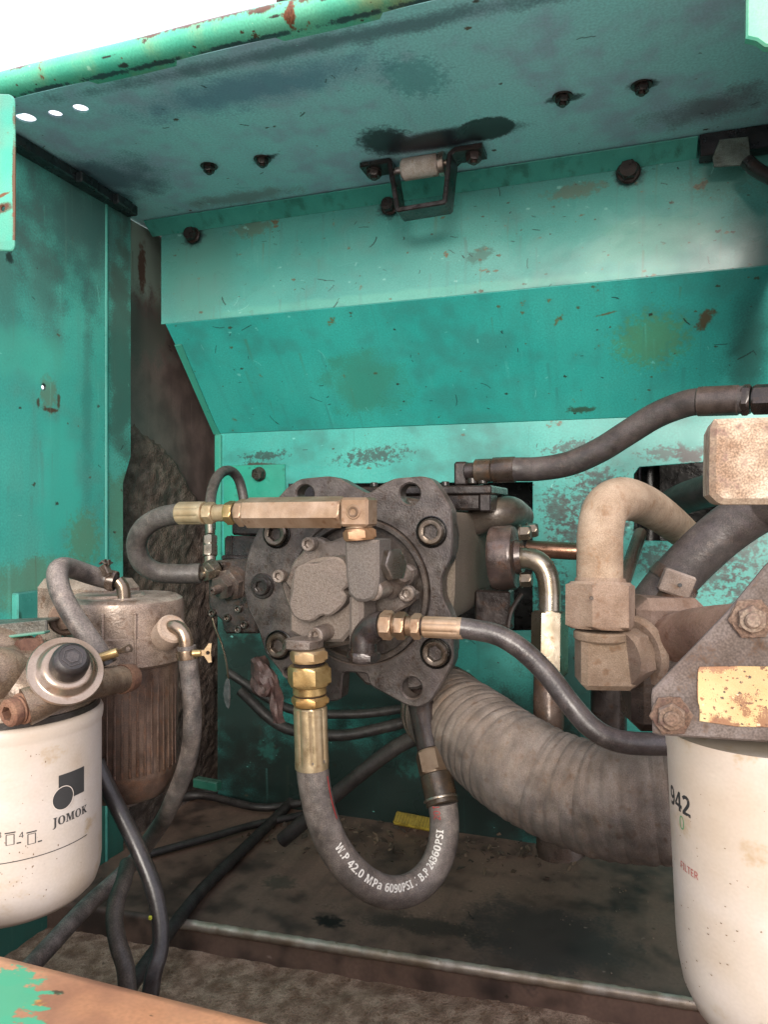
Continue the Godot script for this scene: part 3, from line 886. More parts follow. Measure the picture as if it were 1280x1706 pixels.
	plate(s, front(-1.396), PackedVector2Array([Vector2(-0.8479, 0.7197), Vector2(-0.7013, 0.7205), Vector2(-0.6999, 0.6866), Vector2(-0.6985, 0.4982), Vector2(-0.7778, 0.4195), Vector2(-0.8479, 0.4037)]), [], 0.0035, 0.0008)
	var gus := part(s, "gusset", wall, M.teal, {"c": Color(0.025, 0.30, 0.215), "d": Color(0.08, 0.07, 0.06), "a": 0.5})
	s = Shape.new()
	hex_bolt(s, Vector3(-0.76, 0.7001, -1.395), Vector3(0, 0, 1), 0.0125, 0.010, 0.0155, 0.4)
	part(s, "bolt", gus, M.oily, {"c": Color(0.05, 0.05, 0.045), "d": Color(0.1, 0.14, 0.1), "a": 0.6})
	# dark space behind the cut-outs
	var space := thing("engine_space", "black unlit engine space seen through the wall cut-outs", "engine bay", Vector3(-0.3, 0, -1.9))
	s = Shape.new()
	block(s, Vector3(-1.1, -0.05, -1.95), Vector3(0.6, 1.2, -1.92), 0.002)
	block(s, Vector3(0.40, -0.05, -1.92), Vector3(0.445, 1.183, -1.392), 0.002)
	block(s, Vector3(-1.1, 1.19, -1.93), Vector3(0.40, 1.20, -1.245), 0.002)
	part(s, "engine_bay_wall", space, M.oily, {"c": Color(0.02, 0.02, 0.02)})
	s = Shape.new()
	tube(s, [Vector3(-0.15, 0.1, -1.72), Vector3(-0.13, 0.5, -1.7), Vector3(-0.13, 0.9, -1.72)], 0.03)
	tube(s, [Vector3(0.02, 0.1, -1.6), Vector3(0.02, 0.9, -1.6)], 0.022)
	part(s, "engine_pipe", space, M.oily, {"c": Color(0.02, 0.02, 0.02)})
	# ---- left side panel
	var side := thing("side_panel", "weathered teal side panel with a vertical crease and a torn bolt hole", "side panel", Vector3(-0.893, 0, -0.8))
	var sxx := Transform3D(Basis(Vector3(0, 0, -1), Vector3.UP, Vector3(1, 0, 0)), Vector3(-0.893, 0, 0))
	var pz0 := Vector2(0.25, -0.1)
	var psz := Vector2(0.91, 1.285)
	var sst := [
		[Vector2(1.03, 1.12), Vector2(0.3, 0.20), 0.0, Color(0.24, 0.29, 0.29), 0.7, 0.8, 0.9], [Vector2(0.93, 0.98), Vector2(0.06, 0.14), 0.15, Color(0.33, 0.40, 0.38), 0.5, 0.9, 0.8], [Vector2(0.85, 1.0), Vector2(0.05, 0.2), 0.1, Color(0.31, 0.38, 0.36), 0.45, 0.9, 0.8],
		[Vector2(1.03, 0.8), Vector2(0.02, 0.25), 0.0, Color(0.24, 0.36, 0.34), 0.3, 0.8, 0.8], [Vector2(1.12, 0.9), Vector2(0.05, 0.28), 0.0, Color(0.25, 0.30, 0.27), 0.7, 0.9], [Vector2(1.11, 0.62), Vector2(0.04, 0.1), 0.0, Color(0.36, 0.45, 0.36), 0.6, 1.0]]
	for e in [[Vector3(-0.893, 0.81, -0.9429), 0.022, 0.036, Color(0.42, 0.49, 0.41), 0.7, 0.9], [Vector3(-0.893, 0.818, -0.9328), 0.006, 0.007, Color(0.07, 0.06, 0.06), 1.0, 0.4], [Vector3(-0.893, 0.7835, -0.9454), 0.02, 0.005, Color(0.32, 0.20, 0.15), 0.9, 1.0], [Vector3(-0.893, 0.7907, -0.9216), 0.004, 0.012, Color(0.30, 0.20, 0.15), 0.8, 1.0], [Vector3(-0.893, 0.8006, -0.9648), 0.004, 0.016, Color(0.32, 0.22, 0.16), 0.8, 1.0],
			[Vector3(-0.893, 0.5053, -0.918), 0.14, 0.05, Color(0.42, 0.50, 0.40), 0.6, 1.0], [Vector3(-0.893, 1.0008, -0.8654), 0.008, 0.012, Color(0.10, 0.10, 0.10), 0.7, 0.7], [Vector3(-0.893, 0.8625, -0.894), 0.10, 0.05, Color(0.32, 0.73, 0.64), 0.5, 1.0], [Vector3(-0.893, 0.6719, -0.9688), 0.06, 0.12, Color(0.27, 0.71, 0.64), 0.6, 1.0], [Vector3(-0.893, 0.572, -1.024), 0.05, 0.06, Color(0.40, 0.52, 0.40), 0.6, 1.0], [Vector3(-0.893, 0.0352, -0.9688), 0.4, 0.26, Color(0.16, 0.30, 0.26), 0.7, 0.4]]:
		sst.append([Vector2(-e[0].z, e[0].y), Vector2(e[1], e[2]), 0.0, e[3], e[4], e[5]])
	tex = sheet_texture(900, 1270, 451, pz0, psz, {"chips": 120, "drips": 220, "base": Color(0.25, 0.64, 0.59), "pale": Color(0.38, 0.76, 0.69), "grime": Color(0.36, 0.52, 0.48), "grime_amount": 0.4, "streak_amount": 0.3, "rust_amount": 0.13, "rust": Color(0.38, 0.36, 0.29), "scratches": 50, "wear": 0.2, "stains": sst})
	s = Shape.new()
	plate(s, sxx, PackedVector2Array([Vector2(1.1468, 1.168), Vector2(1.1468, 0.7238), Vector2(1.1248, 0.6728), Vector2(1.1264, -0.3121)] + [Vector2(0.25, -0.1), Vector2(0.25, 1.181), Vector2(1.147, 1.181)]), [disc(Vector2(-Vector3(-0.893, 0.818, -0.9328).z, Vector3(-0.893, 0.818, -0.9328).y), 0.0035, 10)], 0.004, 0.0012, pz0, psz)
	M.side_sheet = painted(tex, 0.5, 0.15)
	part(s, "side_sheet", side, M.side_sheet)
	s = Shape.new()
	var rz := -1.072
	lathe(s, Transform3D(Basis.IDENTITY, Vector3(-0.8955, 0.0, rz - 0.008)), [[0.0, 0.0], [0.0045, 0], [0.0045, 1.17], [0, 1.17]], 16)
	part(s, "crease", side, M.teal, {"c": Color(0.07, 0.36, 0.30), "d": Color(0.10, 0.11, 0.10), "a": 0.5})
	s = Shape.new()
	block(s, Vector3(-0.9, 1.165, -1.14), Vector3(-0.872, 1.183, -0.5), 0.002)
	for z in [-1.0, -1.09]: block(s, Vector3(-0.873, 1.160, z - 0.02), Vector3(-0.860, 1.178, z + 0.02), 0.002)
	part(s, "corner_angle", side, M.oily, {"c": Color(0.035, 0.05, 0.055)})
	# small folded bracket on the panel, above the fuel filter
	s = Shape.new()
	var br := Vector3(-0.893, 0.4418, -0.871)
	block(s, Vector3(-0.893, Vector3(-0.893, 0.4381, -0.8489).y, -1.0), Vector3(-0.88, Vector3(-0.893, 0.4984, -0.8489).y, Vector3(-0.893, 0.4828, -0.9083).z + 0.04), 0.002)
	part(s, "stiffener", side, M.teal, {"c": Color(0.07, 0.36, 0.30), "d": Color(0.10, 0.11, 0.10), "a": 0.5})
	# ---- filthy inner plate behind the side panel
	var inner := thing("inner_plate", "brown soot-stained inner plate with caked dirt left of the guard", "plate", Vector3(-0.925, 0, -1.3))
	tex = sheet_texture(512, 768, 461, Vector2(1.05, -0.05), Vector2(0.7, 1.25), {"drips": 60, "base": Color(0.40, 0.35, 0.33), "pale": Color(0.50, 0.45, 0.42), "grime": Color(0.24, 0.21, 0.20), "grime_amount": 0.6, "streak_amount": 0.5, "scratches": 30, "stains": [[Vector2(1.22, 1.12), Vector2(0.12, 0.12), 0.0, Color(0.54, 0.62, 0.57), 0.95, 0.8, 0.5], [Vector2(1.22, 0.98), Vector2(0.13, 0.08), 0.0, Color(0.33, 0.36, 0.33), 0.8, 0.9, 0.6], [Vector2(1.22, 1.1), Vector2(0.015, 0.06), 0.0, Color(0.33, 0.22, 0.18), 0.8, 1.0]]})
	s = Shape.new()
	var ixf := Transform3D(Basis(Vector3(0, 0, -1), Vector3.UP, Vector3(1, 0, 0)), Vector3(-0.925, 0, 0))
	plate(s, ixf, PackedVector2Array([Vector2(1.05, -0.05), Vector2(1.75, -0.05), Vector2(1.75, 1.18), Vector2(1.36, 1.1835), Vector2(1.05, 1.1835)]), [], 0.004, 0.001, Vector2(1.05, -0.05), Vector2(0.7, 1.25))
	part(s, "plate_sheet", inner, painted(tex, 0.8, 0.3))
	s = Shape.new()
	var edge_top := func(z: float) -> float: return lerpf(0.80, 0.70, clampf((z - 1.15) / 0.25, 0.0, 1.0)) - 0.12 * smoothstep(1.3, 1.5, z) + mottle.get_noise_2d(z * 0.6, 3.0) * 0.02
	var hh := func(z: float, y: float) -> float:
		var t: float = edge_top.call(z) - y
		return clampf(t * 1.5, 0.0, 0.012) + (mottle.get_noise_2d(z * 0.5, y * 0.5) * 0.004 + mottle.get_noise_2d(z * 2.2, y * 2.2) * 0.0035) * clampf(t * 20.0, 0.0, 1.0)
	for i in 90:
		for j in 130:
			var q := []
			for e in [[0, 0], [1, 0], [1, 1], [0, 1]]:
				var z: float = 1.06 + 0.62 * (i + e[0]) / 90.0
				var y: float = -0.02 + 0.85 * (j + e[1]) / 130.0
				q.append(Vector3(-0.9248 + hh.call(z, y) - (0.004 if y > edge_top.call(z) + 0.006 else 0.0), y, -z))
			s.quad(q[0], q[1], q[2], q[3])
	var crust := part(s, "dirt_crust", inner, M.crust, {"c": Color(0.11, 0.088, 0.078), "d": Color(0.26, 0.20, 0.16), "a": 1.0, "f": 0.7}, 70.0)
	# ---- right-hand end of the bay, just inside the frame
	var right := thing("right_end_panel", "dark teal end panel at the right edge beside the roof", "side panel", Vector3(0.19, 0.9, -1.0))
	s = Shape.new()
	block(s, Vector3(0.188, 0.86, -1.23), Vector3(0.192, 1.183, -0.80), 0.0012)
	block(s, Vector3(0.44, -0.05, -1.39), Vector3(0.445, 1.183, -1.0), 0.0012)
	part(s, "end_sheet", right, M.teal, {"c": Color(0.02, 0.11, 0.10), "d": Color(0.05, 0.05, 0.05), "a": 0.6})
	s = Shape.new()
	block(s, Vector3(0.087, 1.150, -1.222), Vector3(0.187, 1.183, -1.195), 0.001)
	part(s, "corner_bar", right, M.oily, {"c": Color(0.035, 0.035, 0.045)})
	s = Shape.new()
	plate(s, front(-1.185), PackedVector2Array([Vector2(0.1033, 1.1414), Vector2(0.1129, 1.1662), Vector2(0.1511, 1.1643), Vector2(0.1542, 1.1334), Vector2(0.1448, 1.1235), Vector2(0.1049, 1.127)]), [], 0.003, 0.0008)
	part(s, "tab", right, M.cast, {"c": Color(0.14, 0.19, 0.17), "d": Color(0.2, 0.18, 0.15), "a": 0.4})
	s = Shape.new()
	tube(s, [Vector3(0.1471, 1.1233, -1.1717), Vector3(0.1594, 1.1058, -1.1654), Vector3(0.1785, 1.084, -1.1508)], 0.010, 12)
	part(s, "stop_rod", right, M.oily, {"c": Color(0.05, 0.038, 0.04), "d": Color(0.09, 0.06, 0.06), "a": 0.6})
	# ---- front sill
	var sill := thing("front_sill", "rusty front sill beam with flaking bright green paint", "beam", Vector3(-0.3, 0.3, -0.3))
	s = Shape.new()
	var ytop: float = 0.3247
	var pr := [Vector2(-0.39, ytop - 0.9), Vector2(-0.39, ytop - 0.013), Vector2(-0.3885, ytop - 0.007), Vector2(-0.384, ytop - 0.002), Vector2(-0.377, ytop), Vector2(-0.30, ytop + 0.0015), Vector2(-0.24, ytop), Vector2(-0.22, ytop - 0.012), Vector2(-0.22, ytop - 0.9)]
	var pv := [-4.9, 0.0, 0.02, 0.04, 0.08, 0.55, 0.9, 1.0, 5.9]
	for i in 80:
		for k in pr.size() - 1:
			var xa := -0.9 + 1.5 * i / 80.0
			var xb := -0.9 + 1.5 * (i + 1) / 80.0
			s.quad(Vector3(xa, pr[k].y, pr[k].x), Vector3(xb, pr[k].y, pr[k].x), Vector3(xb, pr[k + 1].y, pr[k + 1].x), Vector3(xa, pr[k + 1].y, pr[k + 1].x), Vector2(i / 80.0, pv[k]), Vector2((i + 1) / 80.0, pv[k]), Vector2((i + 1) / 80.0, pv[k + 1]), Vector2(i / 80.0, pv[k + 1]))
	var flake := Color(0.30, 0.66, 0.50)
	var p0 := Vector3(-0.3593, 0.335, -0.3482)
	var fst := []
	for e in [[Vector2(-0.3674, -0.3502), 0.022, 0.032, 1.0], [Vector2(-0.3759, -0.3657), 0.012, 0.006, 1.0], [Vector2(-0.3381, -0.3231), 0.022, 0.016, 1.0], [Vector2(-0.3403, -0.3363), 0.012, 0.003, 1.0], [Vector2(-0.3466, -0.3635), 0.012, 0.002, 1.0], [Vector2(-0.3389, -0.3493), 0.01, 0.0025, 1.2], [Vector2(-0.3051, -0.337), 0.006, 0.004, 1.0], [Vector2(-0.2325, -0.3594), 0.006, 0.006, 0.8], [Vector2(-0.2895, -0.344), 0.006, 0.004, 0.9], [Vector2(-0.3244, -0.3206), 0.012, 0.006, 0.9]]:
		fst.append([e[0], Vector2(e[1], e[2]), -0.35, flake, 0.95, e[3], 0.12])
	tex = sheet_texture(1400, 200, 471, Vector2(-0.9, -0.395), Vector2(1.5, 0.18), {"base": Color(0.70, 0.50, 0.36), "pale": Color(0.84, 0.66, 0.50), "grime": Color(0.50, 0.34, 0.26), "grime_amount": 0.7, "streak_amount": 0.0, "rust_amount": 0.26, "rust": Color(0.68, 0.50, 0.28), "scratches": 30, "pale_amount": 0.9, "chips": 250, "chip_size": 0.004, "stains": fst})
	part(s, "beam_skin", sill, painted(tex, 0.75, 0.2), {}, 60.0)
	# ---- near edge of the open door, and the bracket in the upper right corner
	var door := thing("door_edge", "bright teal edge of the open access door at the upper left", "door", Vector3(-0.5727, 0.9457, -0.55))
	tex = sheet_texture(220, 440, 481, Vector2(-0.6632, 0.8787), Vector2(-0.561, 1.021) - Vector2(-0.6632, 0.8787), {"base": Color(0.25, 0.62, 0.54), "pale": Color(0.42, 0.79, 0.67), "grime": Color(0.42, 0.54, 0.47), "grime_amount": 0.4, "rust_amount": 0.18, "rust": RUST, "scratches": 8, "stains": [[Vector2(-0.5756, 0.9106), Vector2(0.012, 0.006), 0.0, Color(0.35, 0.22, 0.15), 1.0, 0.6], [Vector2(-0.5756, 0.9232), Vector2(0.01, 0.002), 0.3, Color(0.45, 0.30, 0.20), 1.0, 0.6], [Vector2(-0.5624, 0.9128), Vector2(0.0025, 0.1), 0.0, Color(0.40, 0.25, 0.17), 0.9, 1.0], [Vector2(-0.5712, 0.8704), Vector2(0.02, 0.003), 0.0, Color(0.40, 0.25, 0.17), 0.9, 1.0]]})
	s = Shape.new()
	plate(s, front(-0.55), round_poly([Vector2(-0.6632, 1.037), Vector2(-0.5712, 1.02), Vector2(-0.5631, 1.0156), Vector2(-0.5617, 1.0068), Vector2(-0.5617, 0.8756), Vector2(-0.5639, 0.869), Vector2(-0.5697, 0.8691), Vector2(-0.6632, 0.8834)]), [disc(Vector2(-0.5764, 0.9107), 0.0025, 10)], 0.003, 0.001, Vector2(-0.6632, 0.8787), Vector2(-0.561, 1.021) - Vector2(-0.6632, 0.8787))
	part(s, "door_skin", door, painted(tex, 0.42, 0.04))
	var cb := thing("corner_bracket", "bright green rust-spotted bracket in the upper right corner", "bracket", Vector3(0.1185, 1.121, -0.834))
	s = Shape.new()
	plate(s, front(-0.78), PackedVector2Array([Vector2(0.0979, 1.1315), Vector2(0.146, 1.1201), Vector2(0.146, 1.054), Vector2(0.1138, 1.0618), Vector2(0.1067, 1.0689), Vector2(0.0974, 1.0732)]), [], 0.012, 0.002)
	part(s, "bracket_plate", cb, M.teal, {"c": Color(0.10, 0.50, 0.33), "d": Color(0.34, 0.24, 0.17), "a": 1.0, "f": 3.0})
	# ---- latch striker under the roof
	var st := thing("latch_striker", "black U-shaped latch strap with a pale roller bolted under the roof", "latch", Vector3(-0.3292, 1.185, -1.1323))
	s = Shape.new()
	var zc := Vector3(-0.3292, 1.185, -1.1323).z
	var xl := Vector3(-0.375, 1.185, -1.1336).x
	var xr := Vector3(-0.2801, 1.185, -1.1244).x
	var bot: float = 1.0983
	var th := 0.008
	var path := [Vector2(xl - 0.05, CEIL - 0.006), Vector2(xl, CEIL - 0.006), Vector2(xl + 0.014, bot), Vector2(xr - 0.004, bot + 0.002), Vector2(xr + 0.004, CEIL - 0.012), Vector2(xr + 0.012, CEIL - 0.006), Vector2(xr + 0.055, CEIL - 0.006)]
	var strap := Geometry2D.offset_polyline(PackedVector2Array(path), th * 0.5, Geometry2D.JOIN_ROUND, Geometry2D.END_BUTT)
	plate(s, front(zc + 0.02), strap[0], [], 0.042, 0.0015)
	part(s, "strap", st, M.oily, {"c": Color(0.028, 0.024, 0.027), "d": Color(0.07, 0.06, 0.06), "a": 0.6})
	s = Shape.new()
	var rc := Vector3((xl + xr) * 0.5 + 0.004, CEIL - 0.016, zc)
	cyl(s, rc - Vector3(0.036, 0, 0), rc + Vector3(0.026, 0, 0), 0.017, 0.004, 28)
	part(s, "roller", st, M.dusty, {"c": Color(0.55, 0.50, 0.46), "d": Color(0.22, 0.19, 0.17), "a": 0.5})
	s = Shape.new()
	cyl(s, rc + Vector3(0.026, 0, 0), rc + Vector3(0.036, 0, 0), 0.018, 0.001, 28)
	cyl(s, rc - Vector3(0.05, 0, 0), rc + Vector3(0.042, 0, 0), 0.006, 0.001, 14)
	part(s, "roller_cap", st, M.steel, {"c": Color(0.5, 0.47, 0.46)})
	for q in [Vector3(xl - 0.032, CEIL - 0.009, zc), Vector3(xr + 0.038, CEIL - 0.009, zc)]:
		s = Shape.new()
		hex_bolt(s, q, Vector3.DOWN, 0.0105, 0.009, 0.013)
		cyl(s, q + Vector3(0, -0.009, 0), q + Vector3(0, -0.015, 0), 0.006, 0.001)
		part(s, "bolt", st, M.oily, {"c": Color(0.06, 0.05, 0.05), "d": Color(0.16, 0.1, 0.08), "a": 0.7})

# ---------------------------------------------------------------- the pump and what is bolted to it

var IRON := {"c": Color(0.066, 0.060, 0.060), "d": Color(0.23, 0.18, 0.152), "a": 0.85, "f": 0.4}
var DARK_IRON := {"c": Color(0.042, 0.038, 0.040), "d": Color(0.13, 0.108, 0.10), "a": 0.6}
var GREY_CAST := {"c": Color(0.15, 0.125, 0.11), "d": Color(0.30, 0.24, 0.20), "a": 0.75}
var BRASS := {"c": Color(0.60, 0.45, 0.22), "d": Color(0.25, 0.19, 0.11), "a": 0.45, "f": 2.0}
var BRONZE := {"c": Color(0.42, 0.295, 0.215), "d": Color(0.33, 0.26, 0.19), "a": 0.85, "f": 2.0}
var SLEEVE := {"c": Color(0.55, 0.46, 0.32), "d": Color(0.40, 0.34, 0.25), "a": 0.5, "f": 2.0}
var ZINC := {"c": Color(0.48, 0.46, 0.42), "d": Color(0.25, 0.21, 0.18), "a": 0.5, "f": 2.0}
var RUBBER := {"c": Color(0.055, 0.05, 0.05), "d": Color(0.20, 0.17, 0.15), "a": 0.7}
var TAN := {"c": Color(0.38, 0.285, 0.205), "d": Color(0.52, 0.40, 0.29), "a": 0.85}

func build_pump():
	var zf := -0.956
	var out := Vector3(0, 0, 1)
	var pump := thing("hydraulic_pump", "large dark iron piston pump with an eared mounting flange and hexagon-socket bolts", "hydraulic pump", Vector3(-0.3687, 0.5103, -0.956))
	# mounting flange
	var outline := corner_cut([Vector2(-0.4566, 0.667), Vector2(-0.4111, 0.6705), Vector2(-0.3948, 0.6669), Vector2(-0.3732, 0.655), Vector2(-0.3519, 0.6448), Vector2(-0.3309, 0.6586), Vector2(-0.3145, 0.6657), Vector2(-0.2729, 0.6683), Vector2(-0.2596, 0.6625), Vector2(-0.2489, 0.648), Vector2(-0.2341, 0.6224), Vector2(-0.2325, 0.5826), Vector2(-0.2349, 0.5571), Vector2(-0.2439, 0.541), Vector2(-0.248, 0.5305), Vector2(-0.2472, 0.5065), Vector2(-0.2349, 0.4823), Vector2(-0.2317, 0.4714), Vector2(-0.2317, 0.4205), Vector2(-0.2431, 0.399), Vector2(-0.2629, 0.3654), Vector2(-0.2805, 0.3558), Vector2(-0.2982, 0.3584), Vector2(-0.3501, 0.3812), Vector2(-0.3537, 0.3975), Vector2(-0.3902, 0.3966), Vector2(-0.393, 0.3578), Vector2(-0.4093, 0.3531), Vector2(-0.4556, 0.3663), Vector2(-0.4727, 0.3744), Vector2(-0.5121, 0.4166), Vector2(-0.5228, 0.4482), Vector2(-0.5405, 0.478), Vector2(-0.5475, 0.5084), Vector2(-0.5445, 0.5436), Vector2(-0.5346, 0.5745), Vector2(-0.5199, 0.5991), Vector2(-0.5131, 0.6226), Vector2(-0.4918, 0.6399), Vector2(-0.4765, 0.6552)])
	var cen := Vector2(-0.3661, 0.5104)
	var big := 0.1015
	var s := Shape.new()
	var hole := 0.0143
	plate(s, front(zf), outline, [disc(cen, big, 64), disc(Vector2(-0.2923, 0.6443), hole), disc(Vector2(-0.4481, 0.6447), hole * 0.95), disc(Vector2(-0.2898, 0.3826), hole), disc(Vector2(-0.4765, 0.3905), 0.006)], 0.030, 0.0020)
	part(s, "flange", pump, M.cast, IRON, 25.0)
	# raised ring round the bore, recess, adapter disc
	var c3 := Vector3(cen.x, cen.y, zf)
	s = Shape.new()
	lathe(s, ax(c3 - out * 0.03, out), [[0.0, 0.0], [big - 0.0005, 0.0], [big - 0.0005, 0.030], [big - 0.002, 0.0325], [big - 0.0075, 0.0325], [big - 0.009, 0.031], [big - 0.010, 0.016], [0.0, 0.0155]], 72)
	part(s, "bore_ring", pump, M.cast, {"c": Color(0.06, 0.055, 0.053), "d": Color(0.24, 0.18, 0.14), "a": 0.7})
	s = Shape.new()
	lathe(s, ax(c3 - out * 0.016, out), [[0.0, 0.0], [0.074, 0.0], [0.074, 0.016], [0.072, 0.018], [0.0, 0.018]], 64)
	part(s, "adapter_disc", pump, M.cast, DARK_IRON)
	# counterbored cap screws, each with the dark rim of its counterbore
	for q in [Vector3(-0.2613, 0.5936, -0.953), Vector3(-0.4921, 0.589, -0.953), Vector3(-0.2555, 0.4323, -0.953), Vector3(-0.4883, 0.429, -0.953)]:
		s = Shape.new()
		lathe(s, ax(q - out * 0.002, out), [[0.0165, 0.0], [0.0215, 0.0], [0.0215, 0.0022], [0.0205, 0.0028], [0.0195, 0.0022], [0.0188, 0.0004]], 32)
		var rim := part(s, "counterbore", pump, M.oily, {"c": Color(0.015, 0.014, 0.014)})
		s = Shape.new()
		cap_screw(s, q - out * 0.006, out, 0.0178, 0.013, 0.4)
		part(s, "flange_bolt", pump, M.steel, {"c": Color(0.16, 0.14, 0.125), "d": Color(0.30, 0.25, 0.21), "a": 0.5})
	s = Shape.new()
	var pl := Vector3(-0.515, 0.513, -0.956)
	cyl(s, pl, pl + out * 0.004, 0.0185, 0.001, 32)
	cap_screw(s, pl + out * 0.002, out, 0.0135, 0.008, 0.2)
	part(s, "plug", pump, M.oily, {"c": Color(0.035, 0.032, 0.033), "d": Color(0.1, 0.08, 0.07), "a": 0.4})
	# body behind the flange
	var xr := -0.2433
	var xl := -0.5212
	s = Shape.new()
	var bt: float = 0.6225
	var bb: float = 0.4613
	var body := PackedVector2Array([Vector2(xr + 0.006, bt - 0.01), Vector2(xr - 0.004, bt), Vector2(xl, bt), Vector2(xl, bb), Vector2(xr - 0.01, bb), Vector2(xr + 0.006, bb + 0.02)])
	plate(s, front(zf - 0.030), round_poly(body, 2), [], 0.27, 0.004)
	part(s, "pump_body", pump, M.sand_cast, {"c": Color(0.12, 0.10, 0.08), "d": Color(0.27, 0.215, 0.16), "a": 0.8, "f": 0.7})
	s = Shape.new()
	plate(s, front(zf - 0.030), round_poly([Vector2(-0.4123, 0.6555), Vector2(-0.2564, 0.6348), Vector2(-0.2337, 0.6061), Vector2(-0.237, 0.557), Vector2(-0.2505, 0.532), Vector2(-0.2505, 0.4991), Vector2(-0.2337, 0.4671), Vector2(-0.2353, 0.4097), Vector2(-0.2951, 0.364), Vector2(-0.4123, 0.3804)], 2), [], 0.02, 0.004)
	part(s, "flange_web", pump, M.cast, IRON)
	# cover with a hose block on top
	s = Shape.new()
	block(s, Vector3(-0.4216, 0.6227, -1.20), Vector3(-0.219, 0.6469, -1.07), 0.003)
	block(s, Vector3(-0.2196, 0.6209, -1.12), Vector3(-0.2028, 0.6464, -1.065), 0.002)
	block(s, Vector3(-0.4227, 0.6464, -1.205), Vector3(-0.2011, 0.6587, -1.062), 0.002)
	part(s, "top_cover", pump, M.oily, DARK_IRON)
	for q in [625, 650, 672, 745]:
		s = Shape.new()
		var zc := -1.09
		var v := Vector3(lerpf(-0.4255, -0.2238, (q - 590) / 210.0), 0.6603, zc)
		cap_screw(s, v, Vector3.UP, 0.006, 0.006)
		part(s, "cover_bolt", pump, M.oily, DARK_IRON)
	# rear elbow stub and port flange on the right flank
	s = Shape.new()
	tube(s, [Vector3(-0.2397, 0.6059, -1.1443), Vector3(-0.2067, 0.6172, -1.1345), Vector3(-0.1907, 0.6209, -1.1612), Vector3(-0.1856, 0.6111, -1.2264)], 0.024, 22)
	part(s, "rear_stub", pump, M.cast, {"c": Color(0.10, 0.085, 0.072), "d": Color(0.22, 0.175, 0.14), "a": 0.7})
	s = Shape.new()
	var fa := Vector3(-0.2045, 0.5513, -1.093)
	var fb := Vector3(-0.1634, 0.5539, -1.0913)
	lathe(s, ax(fa, fb - fa), [[0, 0], [0.046, 0], [0.0475, 0.004], [0.0475, 0.030], [0.045, 0.0345], [0.026, 0.036], [0.024, 0.044], [0, 0.044]], 36)
	part(s, "port_flange", pump, M.oily, {"c": Color(0.085, 0.068, 0.066), "d": Color(0.24, 0.185, 0.17), "a": 0.8, "f": 2.0})
	for q in [Vector3(-0.1628, 0.5896, -1.0756), Vector3(-0.1572, 0.5923, -1.1093), Vector3(-0.1611, 0.5219, -1.0762)]:
		s = Shape.new()
		hex_bolt(s, q, fb - fa, 0.0095, 0.014, 0.012)
		part(s, "port_bolt", pump, M.steel, {"c": Color(0.28, 0.25, 0.21), "d": Color(0.10, 0.08, 0.07), "a": 0.9, "f": 2.0})
	s = Shape.new()
	block(s, Vector3(-0.2082, 0.4864, -1.1128) + Vector3(-0.03, -0.05, -0.05), Vector3(-0.1841, 0.45, -1.1211) + Vector3(0, 0.05, 0), 0.003)
	tube(s, [Vector3(-0.1817, 0.4385, -1.0797), Vector3(-0.1775, 0.4722, -1.0917), Vector3(-0.164, 0.4977, -1.1069)], 0.004, 8)
	tube(s, [Vector3(-0.1875, 0.4473, -1.0777), Vector3(-0.1792, 0.4528, -1.0911)], 0.006, 8)
	part(s, "linkage", pump, M.oily, DARK_IRON)

	build_regulator()
	build_gear_pump()

